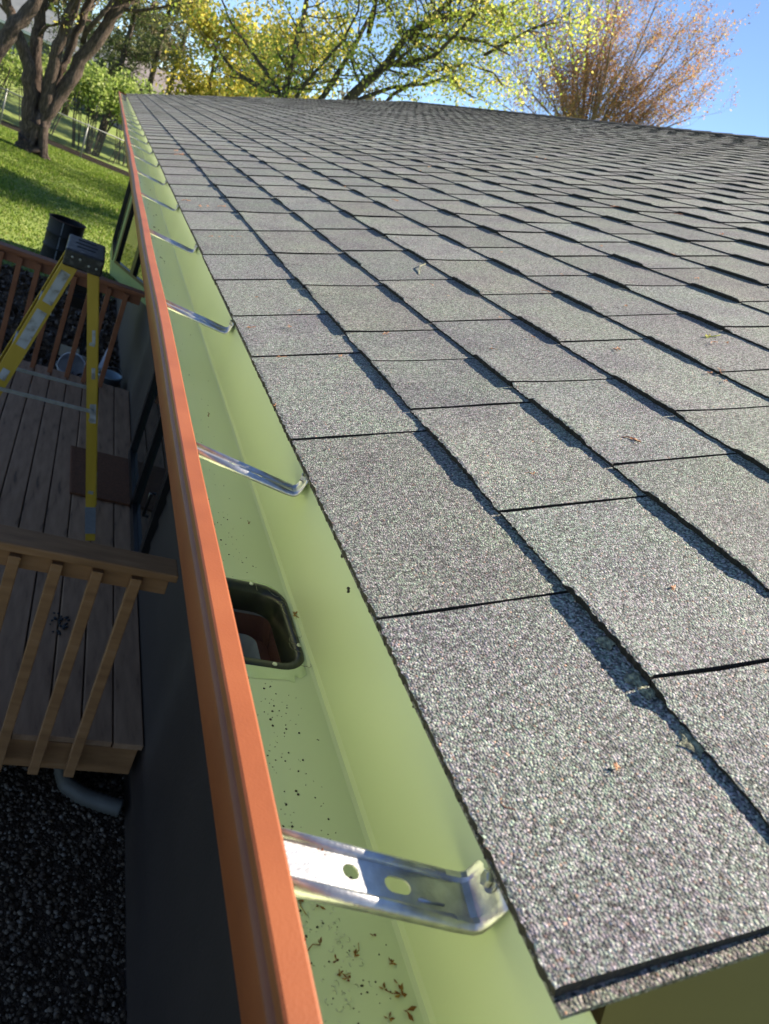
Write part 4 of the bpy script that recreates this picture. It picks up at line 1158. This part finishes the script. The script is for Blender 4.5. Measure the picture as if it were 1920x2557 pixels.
# --- shrubs behind the fence
def shrub(seed, x, y0, top, w, label, nl=2600):
    t = Tree(seed); bs = Vector((x, y0, LZ-.02))
    for i in range(34):
        a = t.r.uniform(0, 6.28); q = t.r.uniform(.05, .9)*w
        p = bs+Vector((math.cos(a)*q*.75, math.sin(a)*q*.5, 0)); d = Vector((math.cos(a)*.22, math.sin(a)*.2, 1))
        h = (top-LZ)*t.r.uniform(.72, .96); pts = [p, p+d*h*.35, p+d*h*.7+Vector((t.r.uniform(-.1, .1), 0, 0)), p+d*h]
        t.thin.tube(pts, [.020, .017, .013, .008], 4, False)
        t.tips += [pts[2].lerp(pts[3], k/5) for k in range(1, 6)]
        if t.r.random() < .5:
            q2 = pts[1].lerp(pts[2], .3); t.thin.tube([q2, q2+Vector((math.cos(a*3)*.25, math.sin(a*3)*.2, h*.3))], [.010, .005], 3, False)
    return t.finish('shrub', label, tuple(bs), M['barkdark'], M['leafshrub'], nl, .15, .22, cat='shrub')
shrub(31, -.35, 36.0, .35, 1.35, 'tall leafy green shrub behind the fence beside the end of the gutter', 3400)
shrub(32, 1.3, 37.0, .35, 1.2, 'green shrub behind the fence partly hidden by the end of the gutter', 3000)
shrub(33, -2.5, 37.5, -.3, 1.0, 'small green shrub behind the fence just right of the many-stemmed tree', 1800)
shrub(34, -4.5, 36.2, -.6, 1.2, 'thin shrub behind the fence left of the many-stemmed tree trunk', 1500)
shrub(35, 3.2, 40.0, -.2, 1.4, 'green shrub beyond the far corner of the roof in front of the far house', 2600)

# ------------------------------------------------------------------ chain-link fence
fence = empty('chain_link_fence', (0, 33.3, LZ)); tag(fence, 'low grey chain-link fence across the lawn behind the trees', 'fence')
FH = 1.19
pm = None
for i, x in enumerate((-14.4, -11.65, -8.9, -6.15, -3.42, -.66, 2.05, 4.8)):
    if pm is None:
        mb = MB(); mb.tube([(0, 0, -.05), (0, 0, FH)], .03, 8); mb.lathe([(.034, FH), (.03, FH+.03), (.001, FH+.05)], (0, 0, 0), 8); o = mb.build('post', M['fencepost'], fence, True); pm = o
    else: o = pm.copy(); link(o, fence)
    o.location = (x, 0, 0)
mb = MB(); mb.tube([(-14.5, -.035, FH-.02), (5, -.035, FH-.02)], .021, 8); mb.build('top_rail', M['fencepost'], fence, True)
mb = MB()
x = -15.5
while x < 5:
    for s in (-1, 1):
        xa, xb_ = (x, x+FH) if s > 0 else (x+FH, x)
        mb.tube([(xa, -.035+.004*s, .02), (xb_, -.035+.004*s, FH-.03)], .0016, 3, False)
    x += .075
tag(mb.build('wire_mesh', M['wire'], fence), kind='stuff')
tag(mesh('mulch_strip', [(-15, 33.45, LZ+.012), (6, 33.45, LZ+.012), (6, 35.2, LZ+.012), (-15, 35.2, LZ+.012)], [(0, 1, 2, 3)], M['mulch']), kind='structure')

# ------------------------------------------------------------------ houses beyond
def far_house(name, cx, cy, L, D, zw, zr, label, wall, rz, roofm):
    h = empty(name, (cx, cy, LZ), rz); tag(h, label, 'house')
    mb = MB(); mb.box((0, 0, zw/2), (L, D, zw)); mb.build('wall', wall, h)
    mb = MB(); e = .45
    poly = [(-D/2-e, zw-.15), (0, zr), (D/2+e, zw-.15), (D/2+e, zw-.02), (0, zr+.14), (-D/2-e, zw-.02)]
    b = []
    for x in (-L/2-e, L/2+e):
        for y, z in poly: b.append((x, y, z))
    f = [(0, 1, 4, 5), (1, 2, 3, 4), (6, 11, 10, 7), (7, 10, 9, 8)] + [(i, 6+i, 6+(i+1) % 6, (i+1) % 6) for i in range(6)]
    mb.v, mb.f = b, f; rf = mb.build('roof', roofm, h)
    mb = MB(); mb.v = [(x, y, z) for x in (-L/2, L/2) for y, z in ((-D/2, zw), (D/2, zw), (0, zr-.05))]; mb.f = [(0, 1, 2), (3, 5, 4)]; mb.build('gable', wall, h)
    mb = MB(); mb.box((0, -D/2-e, zw-.10), (L+2*e, .05, .18)); mb.build('fascia', M['farwhite'], h)
    for k in range(3):
        x = -L/2+L*(k+.5)/3
        mb = MB(); mb.box((x, -D/2-.02, zw*.55), (1.3, .06, 1.2)); w = mb.build('window', M['farwhite'], h)
        mb = MB(); mb.box((x, -D/2-.06, zw*.55), (1.1, .03, 1.0)); mb.build('pane', M['glass'], w)
    mb = MB(); mb.box((L*.2, D*.12, zr+.1), (.5, .5, .9)); mb.build('chimney', wall, h)
far_house('house', 3.4, 66., 6.4, 9., 2.5, 4.5, 'far house with wide grey roof seen behind the thin pines', M['farwall'], R(8), M['farroof'])
far_house('house', -4.6, 70., 7., 8., 3.2, 5.0, 'far slate-grey house behind the many-stemmed tree', M['fargrey'], R(-6), M['fargrey'])
far_house('house', -13.8, 78., 8., 9., 3.0, 5.2, 'far beige house at the upper left corner behind the leaning limb', M['farwall'], R(4), M['farwall'])
# distant trees, one by one
for i, (x, y, ht, lab) in enumerate(((-22, 92, 9, 'hazy drab tree far left behind the beige house'), (-9, 96, 10, 'drab tree far behind between the beige and slate-grey houses'), (2, 100, 9.5, 'drab tree far behind the slate-grey house and pines'),
                                     (13, 98, 8, 'drab tree far behind the house with the wide grey roof'), (25, 96, 9, 'drab tree on the skyline behind the olive tree'), (38, 100, 9, 'drab tree on the skyline hidden mostly by the roof'))):
    t = Tree(60+i); bs = Vector((x, y, LZ)); out, rad = t.limb([bs, bs+Vector((0, 0, ht*.5)), bs+Vector((.3, 0, ht))], .3, .06, 6)
    t.along(out, rad, 26, 4.2, 1, up=.3, t0=.15, kids=4)
    t.finish('distant_tree', lab, tuple(bs), M['barkdark'], M['drab'], 3500, .5, .6)
